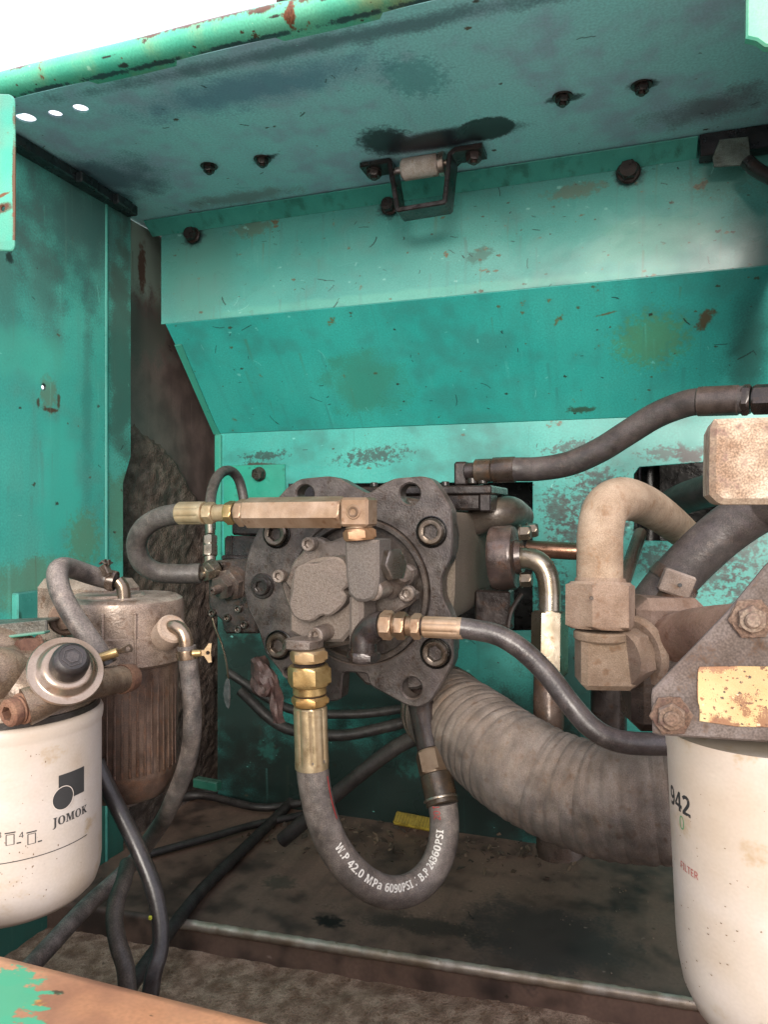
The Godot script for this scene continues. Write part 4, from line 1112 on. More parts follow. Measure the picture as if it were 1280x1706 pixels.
func build_regulator():
	var z := -0.965
	var out := Vector3(0, 0, 1)
	var r := thing("pump_regulator", "black regulator block with hexagon adjusters on the pump's left side", "regulator", Vector3(-0.582, 0.4975, -0.965))
	var s := Shape.new()
	plate(s, front(z), PackedVector2Array([Vector2(-0.6088, 0.5434), Vector2(-0.6046, 0.5471), Vector2(-0.5337, 0.5521), Vector2(-0.5297, 0.4412), Vector2(-0.582, 0.4384), Vector2(-0.5871, 0.4435), Vector2(-0.5902, 0.4577), Vector2(-0.6067, 0.4695), Vector2(-0.6119, 0.4783), Vector2(-0.6129, 0.5379)]), [], 0.10, 0.003)
	part(s, "block", r, M.oily, {"c": Color(0.06, 0.054, 0.056), "d": Color(0.17, 0.145, 0.135), "a": 0.7})
	s = Shape.new()
	block(s, Vector3(-0.6013, 0.5505, -1.1), Vector3(-0.5414, 0.5833, -0.99), 0.004)
	block(s, Vector3(-0.6024, 0.5472, -1.1), Vector3(-0.5427, 0.5541, -0.985), 0.002)
	block(s, Vector3(-0.5936, 0.5845, -1.1), Vector3(-0.5367, 0.6061, -1), 0.003)
	part(s, "upper_block", r, M.oily, {"c": Color(0.035, 0.032, 0.036), "d": Color(0.12, 0.10, 0.10), "a": 0.6})
	s = Shape.new()
	block(s, Vector3(-0.5886, 0.5552, -0.992), Vector3(-0.5855, 0.5844, -0.988), 0.0008)
	part(s, "cast_rib", r, M.oily, DARK_IRON)
	# big adjuster, stepped towards the viewer's left
	var d := Vector3(-0.2608, -0.221, 0.9398)
	var a := Vector3(-0.5718, 0.5139, -0.965)
	s = Shape.new()
	lathe(s, ax(a - d * 0.01, d, 0.2), [[0, 0], [0.026, 0], [0.026, 0.010], [0.0225, 0.0105, 1], [0.0225, 0.020, 1], [0.021, 0.0215], [0.0175, 0.022], [0.0175, 0.026], [0.016, 0.0262, 1], [0.016, 0.035, 1], [0.0145, 0.036], [0.0065, 0.0365], [0.0065, 0.048], [0.005, 0.050], [0.0028, 0.050, 1], [0.0026, 0.044, 1], [0, 0.044]], 24)
	part(s, "adjuster", r, M.oily, {"c": Color(0.12, 0.105, 0.10), "d": Color(0.34, 0.285, 0.25), "a": 0.7, "f": 2.0})
	s = Shape.new()
	a = Vector3(-0.6022, 0.5302, -0.9402)
	d = Vector3(-0.3106, -0.3845, 0.8693)
	lathe(s, ax(a - d * 0.02, d, 0.2), [[0, 0], [0.014, 0], [0.014, 0.012], [0.0115, 0.013, 1], [0.0115, 0.022, 1], [0.010, 0.0235], [0.005, 0.024], [0.005, 0.030], [0.003, 0.031], [0, 0.031]], 24)
	part(s, "small_adjuster", r, M.steel, ZINC)
	for q in [Vector3(-0.6036, 0.4688, -0.965), Vector3(-0.5779, 0.4628, -0.965), Vector3(-0.5597, 0.477, -0.965), Vector3(-0.5597, 0.4467, -0.965), Vector3(-0.5912, 0.5402, -0.965), Vector3(-0.5496, 0.4543, -0.965)]:
		s = Shape.new()
		cap_screw(s, q, out, 0.0058, 0.005)
		part(s, "screw", r, M.steel, {"c": Color(0.12, 0.11, 0.105), "d": Color(0.3, 0.26, 0.23), "a": 0.5, "f": 2.0})

func build_gear_pump():
	var out := Vector3(0, 0, 1)
	var g := thing("gear_pump", "small grainy grey gear pump bolted to the centre of the large pump", "gear pump", Vector3(-0.3642, 0.5077, -0.87))
	var s := Shape.new()
	# flange plate of the gear pump
	plate(s, front(-0.915), round_poly([Vector2(-0.456, 0.5279), Vector2(-0.4506, 0.5485), Vector2(-0.4289, 0.5702), Vector2(-0.4236, 0.5858), Vector2(-0.4093, 0.586), Vector2(-0.3961, 0.578), Vector2(-0.3701, 0.5888), Vector2(-0.3276, 0.579), Vector2(-0.2985, 0.5559), Vector2(-0.2757, 0.5487), Vector2(-0.2741, 0.5332), Vector2(-0.2887, 0.5172), Vector2(-0.2709, 0.5179), Vector2(-0.2741, 0.5023), Vector2(-0.2985, 0.4896), Vector2(-0.3318, 0.4565), Vector2(-0.383, 0.4376), Vector2(-0.4138, 0.4358), Vector2(-0.4361, 0.459), Vector2(-0.456, 0.4908), Vector2(-0.467, 0.5234), Vector2(-0.4688, 0.5399)], 1), [], 0.022, 0.003)
	part(s, "mounting_plate", g, M.cast, GREY_CAST, 24.0)
	s = Shape.new()
	plate(s, front(-0.868), round_poly([Vector2(-0.4274, 0.5366), Vector2(-0.4094, 0.5557), Vector2(-0.3758, 0.5641), Vector2(-0.3308, 0.562), Vector2(-0.3308, 0.4565), Vector2(-0.4291, 0.4508), Vector2(-0.43, 0.5054)], 1), [], 0.05, 0.004)
	part(s, "housing", g, M.sand_cast, GREY_CAST, 24.0)
	s = Shape.new()
	plate(s, front(-0.845), round_poly([Vector2(-0.4111, 0.5488), Vector2(-0.3978, 0.5559), Vector2(-0.3772, 0.5549), Vector2(-0.3658, 0.5641), Vector2(-0.3489, 0.5644), Vector2(-0.341, 0.555), Vector2(-0.3354, 0.5404), Vector2(-0.3378, 0.5278), Vector2(-0.3465, 0.523), Vector2(-0.3394, 0.5159), Vector2(-0.3441, 0.5054), Vector2(-0.3561, 0.4945), Vector2(-0.3658, 0.4896), Vector2(-0.3739, 0.4922), Vector2(-0.3854, 0.4827), Vector2(-0.4019, 0.4819), Vector2(-0.4144, 0.4889), Vector2(-0.4203, 0.5038), Vector2(-0.4144, 0.5192), Vector2(-0.4136, 0.5351)], 2), [], 0.03, 0.0025)
	part(s, "end_cover", g, M.sand_cast, GREY_CAST, 24.0)
	# upright valve block with a rounded foot
	s = Shape.new()
	plate(s, front(-0.836), round_poly([Vector2(-0.3397, 0.5864), Vector2(-0.317, 0.5874), Vector2(-0.2947, 0.5862), Vector2(-0.2947, 0.543), Vector2(-0.297, 0.5249), Vector2(-0.3016, 0.5154), Vector2(-0.3124, 0.5114), Vector2(-0.3248, 0.5123), Vector2(-0.3342, 0.52), Vector2(-0.3373, 0.5418)], 0), [], 0.05, 0.0035)
	part(s, "valve_block", g, M.sand_cast, {"c": Color(0.13, 0.115, 0.105), "d": Color(0.25, 0.205, 0.175), "a": 0.7})
	s = Shape.new()
	block(s, Vector3(-0.3382, 0.4461, -0.9), Vector3(-0.3192, 0.5188, -0.846), 0.005)
	part(s, "outlet_column", g, M.sand_cast, GREY_CAST)
	# shiny plug and knob to the right of the valve block
	s = Shape.new()
	var pa := Vector3(-0.3082, 0.5517, -0.8722)
	var pb := Vector3(-0.2807, 0.5561, -0.8605)
	lathe(s, ax(pa, pb - pa), [[0, 0], [0.0155, 0.0], [0.0165, 0.006], [0.0165, 0.022], [0.018, 0.023, 1], [0.018, 0.031, 1], [0.016, 0.0325], [0, 0.0325]], 30)
	part(s, "relief_plug", g, M.steel, {"c": Color(0.36, 0.345, 0.34), "d": Color(0.2, 0.17, 0.15), "a": 0.6, "f": 2.0})
	s = Shape.new()
	tube(s, [Vector3(-0.302, 0.5182, -0.9008), Vector3(-0.2886, 0.5342, -0.8895), Vector3(-0.2784, 0.5434, -0.8824)], 0.012, 16)
	lathe(s, ax(Vector3(-0.2842, 0.5377, -0.8857), Vector3(0.6518, 0.4082, 0.6391)), [[0, 0], [0.010, 0], [0.012, 0.006], [0.010, 0.012], [0.005, 0.0145], [0, 0.015]], 20)
	part(s, "lug", g, M.cast, GREY_CAST)
	for q in [[Vector3(-0.4182, 0.577, -0.913), 0.0095, 0.013], [Vector3(-0.4623, 0.5328, -0.913), 0.0090, 0.013], [Vector3(-0.2808, 0.5154, -0.913), 0.0105, 0.012], [Vector3(-0.303, 0.5256, -0.88), 0.0128, 0.038], [Vector3(-0.3758, 0.4677, -0.868), 0.0105, 0.034]]:
		s = Shape.new()
		var tilt := out if q[2] < 0.02 else Vector3(-0.06, -0.02, 1)
		cap_screw(s, q[0], tilt, q[1], q[2], 0.3)
		part(s, "cap_screw", g, M.cast, {"c": Color(0.27, 0.225, 0.195), "d": Color(0.42, 0.345, 0.295), "a": 0.6} if q[0].x < -0.2 else {"c": Color(0.17, 0.145, 0.125), "d": Color(0.32, 0.26, 0.22), "a": 0.6})
	# black forty-five degree elbow at the lower right
	s = Shape.new()
	tube(s, [Vector3(-0.3112, 0.4512, -0.8288), Vector3(-0.3112, 0.4627, -0.8288), Vector3(-0.3105, 0.4684, -0.8291), Vector3(-0.3061, 0.4751, -0.8295), Vector3(-0.2987, 0.4821, -0.8279), Vector3(-0.2923, 0.4855, -0.8269), Vector3(-0.2839, 0.4869, -0.8245)], 0.0165, 22, 0.004)
	var ea := Vector3(-0.3112, 0.4533, -0.8288)
	nut(s, ea, ea + Vector3(0, -0.012, 0), 0.018, 0.3)
	part(s, "outlet_elbow", g, M.oily, {"c": Color(0.055, 0.05, 0.052), "d": Color(0.14, 0.12, 0.11), "a": 0.5})
	# inlet collar at the bottom
	s = Shape.new()
	plate(s, Transform3D(Basis(Vector3(1, 0, 0), Vector3(0, 0, -1), Vector3(0, 1, 0)), Vector3(-0.3822, 0.465, -0.8256)), round_poly([Vector2(-0.030, -0.018), Vector2(0.006, -0.020), Vector2(0.016, -0.004), Vector2(0.014, 0.018), Vector2(-0.024, 0.018)], 1), [], 0.0125, 0.002)
	part(s, "inlet_collar", g, M.cast, GREY_CAST)

func build_hoses():
	var s := Shape.new()
	# ---- upper left hose with bronze adapter
	var a := thing("adapter_pipe", "long bronze hexagon adapter joining the looped hose to the gear pump", "pipe fitting", Vector3(-0.4086, 0.62, -0.84))
	var p0 := Vector3(-0.5758, 0.6184, -0.84)
	var p1 := Vector3(-0.3389, 0.62, -0.84)
	fittings(a, p0, p1, [
		["hose_nut", "hex", 0.165, 0.222, 0.0128, M.bronze, SLEEVE], ["adapter_neck", "cyl", 0.222, 0.30, 0.0112, M.bronze, SLEEVE], ["adapter_nut", "hex", 0.30, 0.352, 0.0138, M.brass, BRASS],
		["thread", "thread", 0.35, 0.375, 0.0115, M.oily, DARK_IRON], ["lock_nut", "hex", 0.37, 0.42, 0.0158, M.bronze, BRONZE], ["hexagon_bar", "hex", 0.42, 0.99, 0.0172, M.bronze, BRONZE]])
	var e := Vector3(-0.3216, 0.62, -0.84)
	s = Shape.new()
	box(s, e, Vector3(0.036, 0.035, 0.036), 0.003)
	cyl(s, e + Vector3(0, 0, 0.016), e + Vector3(0, 0, 0.0195), 0.009, 0.001)
	part(s, "elbow_block", a, M.bronze, BRONZE)
	s = Shape.new()
	cap_screw(s, e + Vector3(0, 0, 0.0185), Vector3(0, 0, 1), 0.0068, 0.0018, 0.2)
	part(s, "elbow_plug", a, M.bronze, {"c": Color(0.2, 0.14, 0.10)})
	fittings(a, e + Vector3(0, -0.017, 0), Vector3(-0.3201, 0.5857, -0.84), [["collar", "cyl", 0.0, 0.2, 0.017, M.bronze, BRONZE], ["swivel_nut", "hex", 0.2, 1.0, 0.0178, M.bronze, {"c": Color(0.42, 0.25, 0.15), "d": Color(0.3, 0.2, 0.13), "a": 0.6}]])
	var h := thing("looped_hose", "black rubber hose looping left from the bronze adapter to the regulator", "hose", Vector3(-0.6577, 0.5808, -0.86))
	s = Shape.new()
	tube(s, [Vector3(-0.5996, 0.6175, -0.8776), Vector3(-0.612, 0.6167, -0.8786), Vector3(-0.6403, 0.6107, -0.8795), Vector3(-0.6666, 0.5953, -0.881), Vector3(-0.6811, 0.5727, -0.8866), Vector3(-0.6801, 0.547, -0.8975), Vector3(-0.6649, 0.5323, -0.9133), Vector3(-0.6364, 0.5293, -0.9284), Vector3(-0.608, 0.5302, -0.9382)], 0.0145, 22)
	part(s, "hose_body", h, M.rubber, {"c": Color(0.09, 0.082, 0.078), "d": Color(0.22, 0.195, 0.175), "a": 0.6})
	fittings(h, p0 + (p0 - p1).normalized() * 0.002, p1, [["crimp_sleeve", "sleeve", 0.0, 0.17, 0.0152, M.bronze, SLEEVE]])
	# ---- thin hose behind
	h = thing("pilot_hose", "thin black hose arching behind the bronze adapter", "hose", Vector3(-0.6612, 0.6738, -1.0944))
	s = Shape.new()
	tube(s, [Vector3(-0.6249, 0.5932, -0.9905), Vector3(-0.6304, 0.6228, -0.9992), Vector3(-0.6441, 0.6535, -1.0262), Vector3(-0.6556, 0.6804, -1.0646), Vector3(-0.6597, 0.6906, -1.1054), Vector3(-0.6545, 0.6751, -1.1284), Vector3(-0.6456, 0.6335, -1.1315), Vector3(-0.6326, 0.5924, -1.1148)], 0.0085, 16)
	part(s, "hose_body", h, M.rubber, RUBBER)
	fittings(h, Vector3(-0.6249, 0.6024, -0.9905), Vector3(-0.6139, 0.5391, -0.9731), [["ferrule", "cyl", 0.0, 0.28, 0.0075, M.steel, ZINC], ["swivel_nut", "hex", 0.30, 0.52, 0.0098, M.steel, ZINC], ["body_nut", "hex", 0.52, 0.78, 0.0100, M.steel, ZINC], ["elbow", "cyl", 0.78, 1.0, 0.0085, M.brass, ZINC]])
	# ---- right outlet hose
	var r := thing("outlet_hose", "black rubber hose sweeping right and down from the gear pump's bronze fittings", "hose", Vector3(-0.1365, 0.4671, -0.8308))
	s = Shape.new()
	tube(s, [Vector3(-0.1898, 0.4892, -0.8178), Vector3(-0.1751, 0.4876, -0.8197), Vector3(-0.1483, 0.4827, -0.8215), Vector3(-0.1202, 0.4672, -0.8206), Vector3(-0.0916, 0.4427, -0.8146), Vector3(-0.0688, 0.4167, -0.8065), Vector3(-0.0471, 0.3948, -0.8034), Vector3(-0.0249, 0.3831, -0.8058), Vector3(0.0034, 0.3787, -0.8155), Vector3(0.0451, 0.3778, -0.8352), Vector3(0.0992, 0.3826, -0.8591), Vector3(0.2184, 0.3947, -0.9213)], 0.0118, 22)
	part(s, "hose_body", r, M.gloss_rubber, {"c": Color(0.06, 0.054, 0.054), "d": Color(0.20, 0.165, 0.15), "a": 0.55})
	fittings(r, Vector3(-0.2853, 0.4875, -0.8198), Vector3(-0.1866, 0.4885, -0.8189), [["port_nut", "hex", 0.0, 0.15, 0.0150, M.bronze, BRONZE], ["thread", "thread", 0.13, 0.2, 0.0105, M.bronze, BRONZE], ["swivel_nut", "hex", 0.18, 0.31, 0.0142, M.brass, BRONZE], ["neck", "cyl", 0.31, 0.40, 0.0118, M.brass, BRONZE], ["body_nut", "hex", 0.385, 0.50, 0.0132, M.bronze, BRONZE], ["groove", "cyl", 0.49, 0.53, 0.0105, M.oily, DARK_IRON], ["crimp_sleeve", "sleeve", 0.52, 1.0, 0.0124, M.bronze, {"c": Color(0.44, 0.31, 0.22), "d": Color(0.5, 0.4, 0.3), "a": 0.6, "f": 2.0}]])
	# ---- big hose with printed pressure rating
	var b := thing("pressure_hose", "thick grey-black hose in a U below the pump, printed with white pressure ratings", "hose", Vector3(-0.293, 0.2204, -0.851))
	s = Shape.new()
	var path := [Vector3(-0.3759, 0.3212, -0.8224), Vector3(-0.3752, 0.3044, -0.8227), Vector3(-0.3711, 0.2752, -0.8241), Vector3(-0.3635, 0.2438, -0.8267), Vector3(-0.3523, 0.2094, -0.8358), Vector3(-0.3347, 0.179, -0.8472), Vector3(-0.3136, 0.154, -0.865), Vector3(-0.2915, 0.1388, -0.8885), Vector3(-0.2692, 0.1396, -0.9121), Vector3(-0.2534, 0.1539, -0.9333), Vector3(-0.2448, 0.1792, -0.9469), Vector3(-0.2443, 0.2067, -0.9576), Vector3(-0.2479, 0.2303, -0.9617)]
	var fr := tube(s, path, 0.0197, 28, 0.006)
	part(s, "hose_body", b, M.rubber, {"c": Color(0.12, 0.107, 0.10), "d": Color(0.34, 0.29, 0.26), "a": 0.75})
	fittings(b, Vector3(-0.38, 0.4527, -0.821), Vector3(-0.3759, 0.3081, -0.8224), [["top_nut", "hex", 0.0, 0.10, 0.0205, M.bronze, {"c": Color(0.5, 0.36, 0.2), "d": Color(0.33, 0.26, 0.18), "a": 0.8, "f": 2.0}], ["thread", "thread", 0.10, 0.135, 0.019, M.oily, DARK_IRON], ["swivel_nut", "hex", 0.13, 0.30, 0.0236, M.brass, BRASS], ["neck", "cyl", 0.30, 0.375, 0.0205, M.brass, BRASS], ["groove", "cyl", 0.37, 0.39, 0.019, M.oily, DARK_IRON], ["lower_nut", "hex", 0.385, 0.465, 0.0205, M.brass, {"c": Color(0.58, 0.38, 0.16), "d": Color(0.3, 0.2, 0.1), "a": 0.5, "f": 2.0}], ["crimp_sleeve", "sleeve", 0.475, 1.0, 0.0208, M.brass, {"c": Color(0.60, 0.50, 0.34), "d": Color(0.36, 0.30, 0.2), "a": 0.5, "f": 2.0}]])
	s = Shape.new()
	var eye := Vector3(0, 0.62, 0)
	var on_hose := func(q: Vector2, start: float, turn: float, lift: float) -> Vector3:
		var u: float = start + q.x
		var run: PackedFloat32Array = fr.run
		var i := clampi(run.bsearch(u) - 1, 0, run.size() - 2)
		var t := clampf((u - run[i]) / (run[i + 1] - run[i]), 0.0, 1.0)
		var c: Vector3 = fr.line[i].lerp(fr.line[i + 1], t)
		var x: Vector3 = fr.x[i].lerp(fr.x[i + 1], t).normalized()
		var y: Vector3 = fr.y[i].lerp(fr.y[i + 1], t).normalized()
		var n: Vector3 = (eye - c)
		var d: Vector3 = x.cross(y).normalized()
		n = (n - d * n.dot(d)).normalized()
		var inward := n.cross(d)
		var th := turn + q.y / 0.0197
		return c + (n * cos(th) + inward * sin(th)) * (0.0197 + lift)
	var white := {"c": Color(0.62, 0.60, 0.56)}
	lettering(s, "W.P 42.0 MPa 6090PSI / B.P 24360PSI", "Droid Sans", true, 0.0098, func(q): return on_hose.call(q, 0.105, 0.28, 0.0003), false, 1.0)
	part(s, "pressure_print", b, M.ink, white)
	s = Shape.new()
	lettering(s, "2016", "Droid Sans", false, 0.010, func(q): return on_hose.call(q, 0.355, 0.5, 0.0003), false, 0.9)
	part(s, "red_print", b, M.ink, {"c": Color(0.32, 0.035, 0.035)})
	s = Shape.new()
	for i in 14:
		var u := 0.004 + i * 0.004
		var qs := []
		for k in [[0.0, 0.0], [0.0042, 0.0], [0.0042, 0.0022], [0.0, 0.0022]]: qs.append(on_hose.call(Vector2(u + k[0], k[1]), 0.018, 0.95, 0.0003))
		s.quad(qs[0], qs[1], qs[2], qs[3])
	part(s, "red_line", b, M.ink, {"c": Color(0.32, 0.035, 0.035)})
	s = Shape.new()
	fittings(b, Vector3(-0.2479, 0.2271, -0.9617), Vector3(-0.3016, 0.3621, -1.0278), [["tail_sleeve", "cyl", 0.0, 0.26, 0.0222, M.oily, {"c": Color(0.075, 0.068, 0.055), "d": Color(0.15, 0.12, 0.09), "a": 0.6}], ["tail_nut", "hex", 0.26, 0.46, 0.0205, M.bronze, {"c": Color(0.10, 0.07, 0.05), "d": Color(0.26, 0.20, 0.15), "a": 0.8, "f": 3.0}], ["tail_stem", "cyl", 0.46, 1.0, 0.019, M.oily, DARK_IRON]])
	clamp_band(b, Vector3(-0.2504, 0.2355, -0.9619), Vector3(-0.2479, 0.2271, -0.9617) - Vector3(-0.3016, 0.3621, -1.0278), 0.0215, 0.003, M.steel, ZINC)
	# ---- upper right hose
	var t := thing("delivery_hose", "black hose rising from the pump's top cover to the upper right", "hose", Vector3(-0.0877, 0.6955, -1.0274))
	s = Shape.new()
	tube(s, [Vector3(-0.1694, 0.6811, -1.0628), Vector3(-0.1323, 0.6814, -1.0649), Vector3(-0.0903, 0.6877, -1.0583), Vector3(-0.0498, 0.7044, -1.0511), Vector3(-0.0146, 0.7253, -1.042), Vector3(0.0192, 0.7452, -1.0325), Vector3(0.048, 0.7557, -1.0213), Vector3(0.0719, 0.7589, -1.0084), Vector3(0.1214, 0.7566, -0.9937)], 0.0172, 22)
	part(s, "hose_body", t, M.rubber, {"c": Color(0.05, 0.043, 0.042), "d": Color(0.17, 0.13, 0.115), "a": 0.6})
	fittings(t, Vector3(-0.2411, 0.6802, -1.0698), Vector3(-0.1661, 0.6811, -1.0639), [["stem", "cyl", 0.0, 0.3, 0.0125, M.oily, DARK_IRON], ["ferrule", "cyl", 0.2, 0.55, 0.0172, M.oily, {"c": Color(0.10, 0.085, 0.07), "d": Color(0.24, 0.19, 0.14), "a": 0.8}], ["crimp_sleeve", "cyl", 0.55, 1.0, 0.0186, M.oily, {"c": Color(0.07, 0.058, 0.05), "d": Color(0.2, 0.16, 0.13), "a": 0.7}]])
	fittings(t, Vector3(0.0705, 0.7589, -1.0079), Vector3(0.1651, 0.7542, -0.9823), [["end_sleeve", "cyl", 0.0, 0.49, 0.0186, M.gloss_rubber, {"c": Color(0.055, 0.045, 0.04), "d": Color(0.17, 0.12, 0.1), "a": 0.6}], ["groove", "cyl", 0.48, 0.52, 0.0165, M.oily, DARK_IRON], ["end_nut", "hex", 0.51, 0.62, 0.0172, M.oily, {"c": Color(0.06, 0.05, 0.05), "d": Color(0.2, 0.17, 0.15), "a": 0.6}], ["end_stem", "hex", 0.64, 1.0, 0.0165, M.oily, DARK_IRON]])
	s = Shape.new()
	block(s, Vector3(-0.2584, 0.659, -1.11), Vector3(-0.2384, 0.6945, -1.068), 0.003)
	block(s, Vector3(-0.2432, 0.6599, -1.11), Vector3(-0.2207, 0.6741, -1.072), 0.003)
	part(s, "hose_block", t, M.oily, DARK_IRON)
	for u in [Vector3(-0.2295, 0.6613, -1.066), Vector3(-0.2144, 0.6611, -1.066)]:
		s = Shape.new()
		cyl(s, u + Vector3(0, 0, 0), u + Vector3(0, 0.009, 0), 0.0075, 0.001)
		part(s, "block_bolt", t, M.oily, {"c": Color(0.05, 0.045, 0.042)})
	# ---- steel drain pipe with its sleeve
	var d := thing("steel_pipe", "bright steel pipe bending down from the pump's right port into a sleeve", "pipe", Vector3(-0.1202, 0.4862, -1.0691))
	s = Shape.new()
	tube(s, [Vector3(-0.1651, 0.5522, -1.0907), Vector3(-0.156, 0.5525, -1.0885), Vector3(-0.1381, 0.5488, -1.0841), Vector3(-0.126, 0.5344, -1.083), Vector3(-0.1206, 0.5107, -1.0796), Vector3(-0.1192, 0.4753, -1.0747)], 0.0155, 24)
	part(s, "bent_tube", d, M.steel, {"c": Color(0.52, 0.49, 0.43), "d": Color(0.34, 0.29, 0.23), "a": 0.4, "f": 2.0})
	fittings(d, Vector3(-0.1192, 0.4787, -1.0747), Vector3(-0.1187, 0.309, -1.0485), [["sleeve", "hex", 0.0, 0.52, 0.0225, M.steel, {"c": Color(0.33, 0.30, 0.245), "d": Color(0.22, 0.18, 0.14), "a": 0.7, "f": 2.0}], ["lower_tube", "cyl", 0.5, 1.0, 0.0215, M.oily, {"c": Color(0.16, 0.12, 0.10), "d": Color(0.34, 0.26, 0.2), "a": 0.8}]])
	s = Shape.new()
	var cu := thing("copper_pipe", "short reddish copper pipe between the steel pipe and the tan elbow", "pipe", Vector3(-0.1174, 0.5608, -1.1653))
	tube(s, [Vector3(-0.164, 0.5626, -1.1704), Vector3(-0.1174, 0.5608, -1.1653), Vector3(-0.0466, 0.5582, -1.1685)], 0.0135, 18)
	part(s, "tube", cu, M.steel, {"c": Color(0.40, 0.23, 0.17), "d": Color(0.22, 0.16, 0.12), "a": 0.6, "f": 2.0})
	# ---- tan elbow pipe
	var el := thing("elbow_pipe", "thick tan dust-coated elbow pipe with a large hexagon union nut", "pipe", Vector3(-0.0394, 0.5473, -0.8325))
	s = Shape.new()
	tube(s, [Vector3(-0.0389, 0.5354, -0.8221), Vector3(-0.0392, 0.5703, -0.8273), Vector3(-0.0388, 0.5986, -0.8327), Vector3(-0.0337, 0.6233, -0.8451), Vector3(-0.0195, 0.6343, -0.8817), Vector3(-0.0015, 0.6323, -0.9408), Vector3(0.019, 0.6223, -1.0219), Vector3(0.0438, 0.6054, -1.1361), Vector3(0.0675, 0.587, -1.2501)], func(u, th): return 0.0243 if u < 0.08 else 0.0243 + 0.0008 * sin(clampf((u - 0.08) * 30.0, 0.0, 3.1)), 30, 0.005)
	part(s, "bent_tube", el, M.dusty, TAN)
	s = Shape.new()
	var na := Vector3(-0.0383, 0.5463, -0.8223)
	var nb := Vector3(-0.0381, 0.4945, -0.8171)
	lathe(s, ax(na + Vector3(0, 0.003, 0), nb - na, 0.16), [[0, 0], [0.026, 0], [0.027, 0.004], [0.031, 0.004], [0.0325, 0.006], [0.0325, 0.0075, 1], [0.0325, 0.050, 1], [0.0315, 0.0535], [0, 0.0535]], 24)
	var un := part(s, "union_nut", el, M.dusty, {"c": Color(0.28, 0.20, 0.15), "d": Color(0.42, 0.315, 0.235), "a": 0.85})
	s = Shape.new()
	cyl(s, Vector3(-0.0447, 0.5335, -0.7725), Vector3(-0.0447, 0.5335, -0.7725) + Vector3(0.1338, 0, 0.991) * 0.004, 0.002, 0.0003, 10)
	part(s, "drill_mark", un, M.ink, {"c": Color(0.06, 0.04, 0.03)})
	s = Shape.new()
	box(s, Vector3(-0.0341, 0.4629, -0.8238), Vector3(0.056, 0.058, 0.05), 0.006, Basis(Vector3.UP, 0.25))
	cyl(s, Vector3(-0.0369, 0.4945, -0.8175), Vector3(-0.0369, 0.4843, -0.8175), 0.029, 0.002)
	part(s, "elbow_body", el, M.dusty, {"c": Color(0.27, 0.205, 0.15), "d": Color(0.42, 0.32, 0.24), "a": 0.85})
	s = Shape.new()
	var la := Vector3(-0.0203, 0.4671, -0.8126)
	var lb := Vector3(0.0085, 0.4713, -0.849)
	nut(s, la, la.lerp(lb, 0.5), 0.030, 0.3)
	cyl(s, la.lerp(lb, 0.5), la.lerp(lb, 0.75), 0.040, 0.004, 30)
	part(s, "lock_nut", el, M.dusty, {"c": Color(0.17, 0.125, 0.10), "d": Color(0.36, 0.27, 0.2), "a": 0.8})
	# ---- dark suction hose on the slant with clamp, and the one behind
	var su := thing("slanting_hose", "thick dark hose slanting up to the right, clamped to the filter head", "hose", Vector3(0.0834, 0.5862, -0.8748))
	s = Shape.new()
	tube(s, [Vector3(0.0134, 0.5095, -0.893), Vector3(0.036, 0.5402, -0.9008), Vector3(0.0642, 0.5728, -0.8999), Vector3(0.0949, 0.602, -0.8999), Vector3(0.1263, 0.6252, -0.8896), Vector3(0.1609, 0.6434, -0.8592), Vector3(0.2664, 0.6842, -0.832)], 0.0265, 26)
	part(s, "hose_body", su, M.rubber, {"c": Color(0.06, 0.052, 0.05), "d": Color(0.19, 0.155, 0.14), "a": 0.7})
	clamp_band(su, Vector3(0.0373, 0.5416, -0.9012), Vector3(0.0642, 0.5728, -0.8999) - Vector3(0.0134, 0.5095, -0.893), 0.0268, 0.014, M.oily, {"c": Color(0.13, 0.105, 0.095), "d": Color(0.28, 0.22, 0.19), "a": 0.8})
	s = Shape.new()
	box(s, Vector3(0.0395, 0.5421, -0.866), Vector3(0.034, 0.026, 0.012), 0.002, Basis(Vector3(0, 0, 1), -0.35) * Basis(Vector3.UP, 0.25))
	part(s, "clamp_housing", su, M.dusty, {"c": Color(0.27, 0.225, 0.195), "d": Color(0.42, 0.345, 0.295), "a": 0.6})
	s = Shape.new()
	cyl(s, Vector3(0.0428, 0.5409, -0.8598), Vector3(0.0427, 0.5411, -0.8576), 0.0022, 0.0002, 10)
	part(s, "clamp_hole", su, M.ink, {"c": Color(0.02, 0.02, 0.02)})
	var bh := thing("background_hose", "dark hose entering the second cut-out behind the rusty block", "hose", Vector3(0.0757, 0.6415, -1.2423))
	s = Shape.new()
	tube(s, [Vector3(0.0407, 0.6232, -1.3889), Vector3(0.071, 0.6418, -1.3147), Vector3(0.1101, 0.6552, -1.2436), Vector3(0.1578, 0.6694, -1.1648)], 0.026, 22)
	part(s, "hose_body", bh, M.rubber, {"c": Color(0.035, 0.03, 0.028), "d": Color(0.11, 0.09, 0.075), "a": 0.7})
	var rod := thing("slanting_rod", "thin grey-brown rod leaning behind the tan elbow pipe", "rod", Vector3(-0.0055, 0.5481, -1.2144))
	s = Shape.new()
	tube(s, [Vector3(0.0035, 0.5853, -1.2915), Vector3(-0.0083, 0.5516, -1.2346), Vector3(-0.0251, 0.5, -1.1759)], 0.0105, 16)
	part(s, "rod_body", rod, M.oily, {"c": Color(0.12, 0.10, 0.085), "d": Color(0.22, 0.175, 0.14), "a": 0.7})
	# ---- large ribbed intake hose
	var big := thing("ribbed_intake_hose", "very thick wire-ribbed grey-brown hose lying across the lower right", "hose", Vector3(-0.0958, 0.275, -0.9506))
	s = Shape.new()
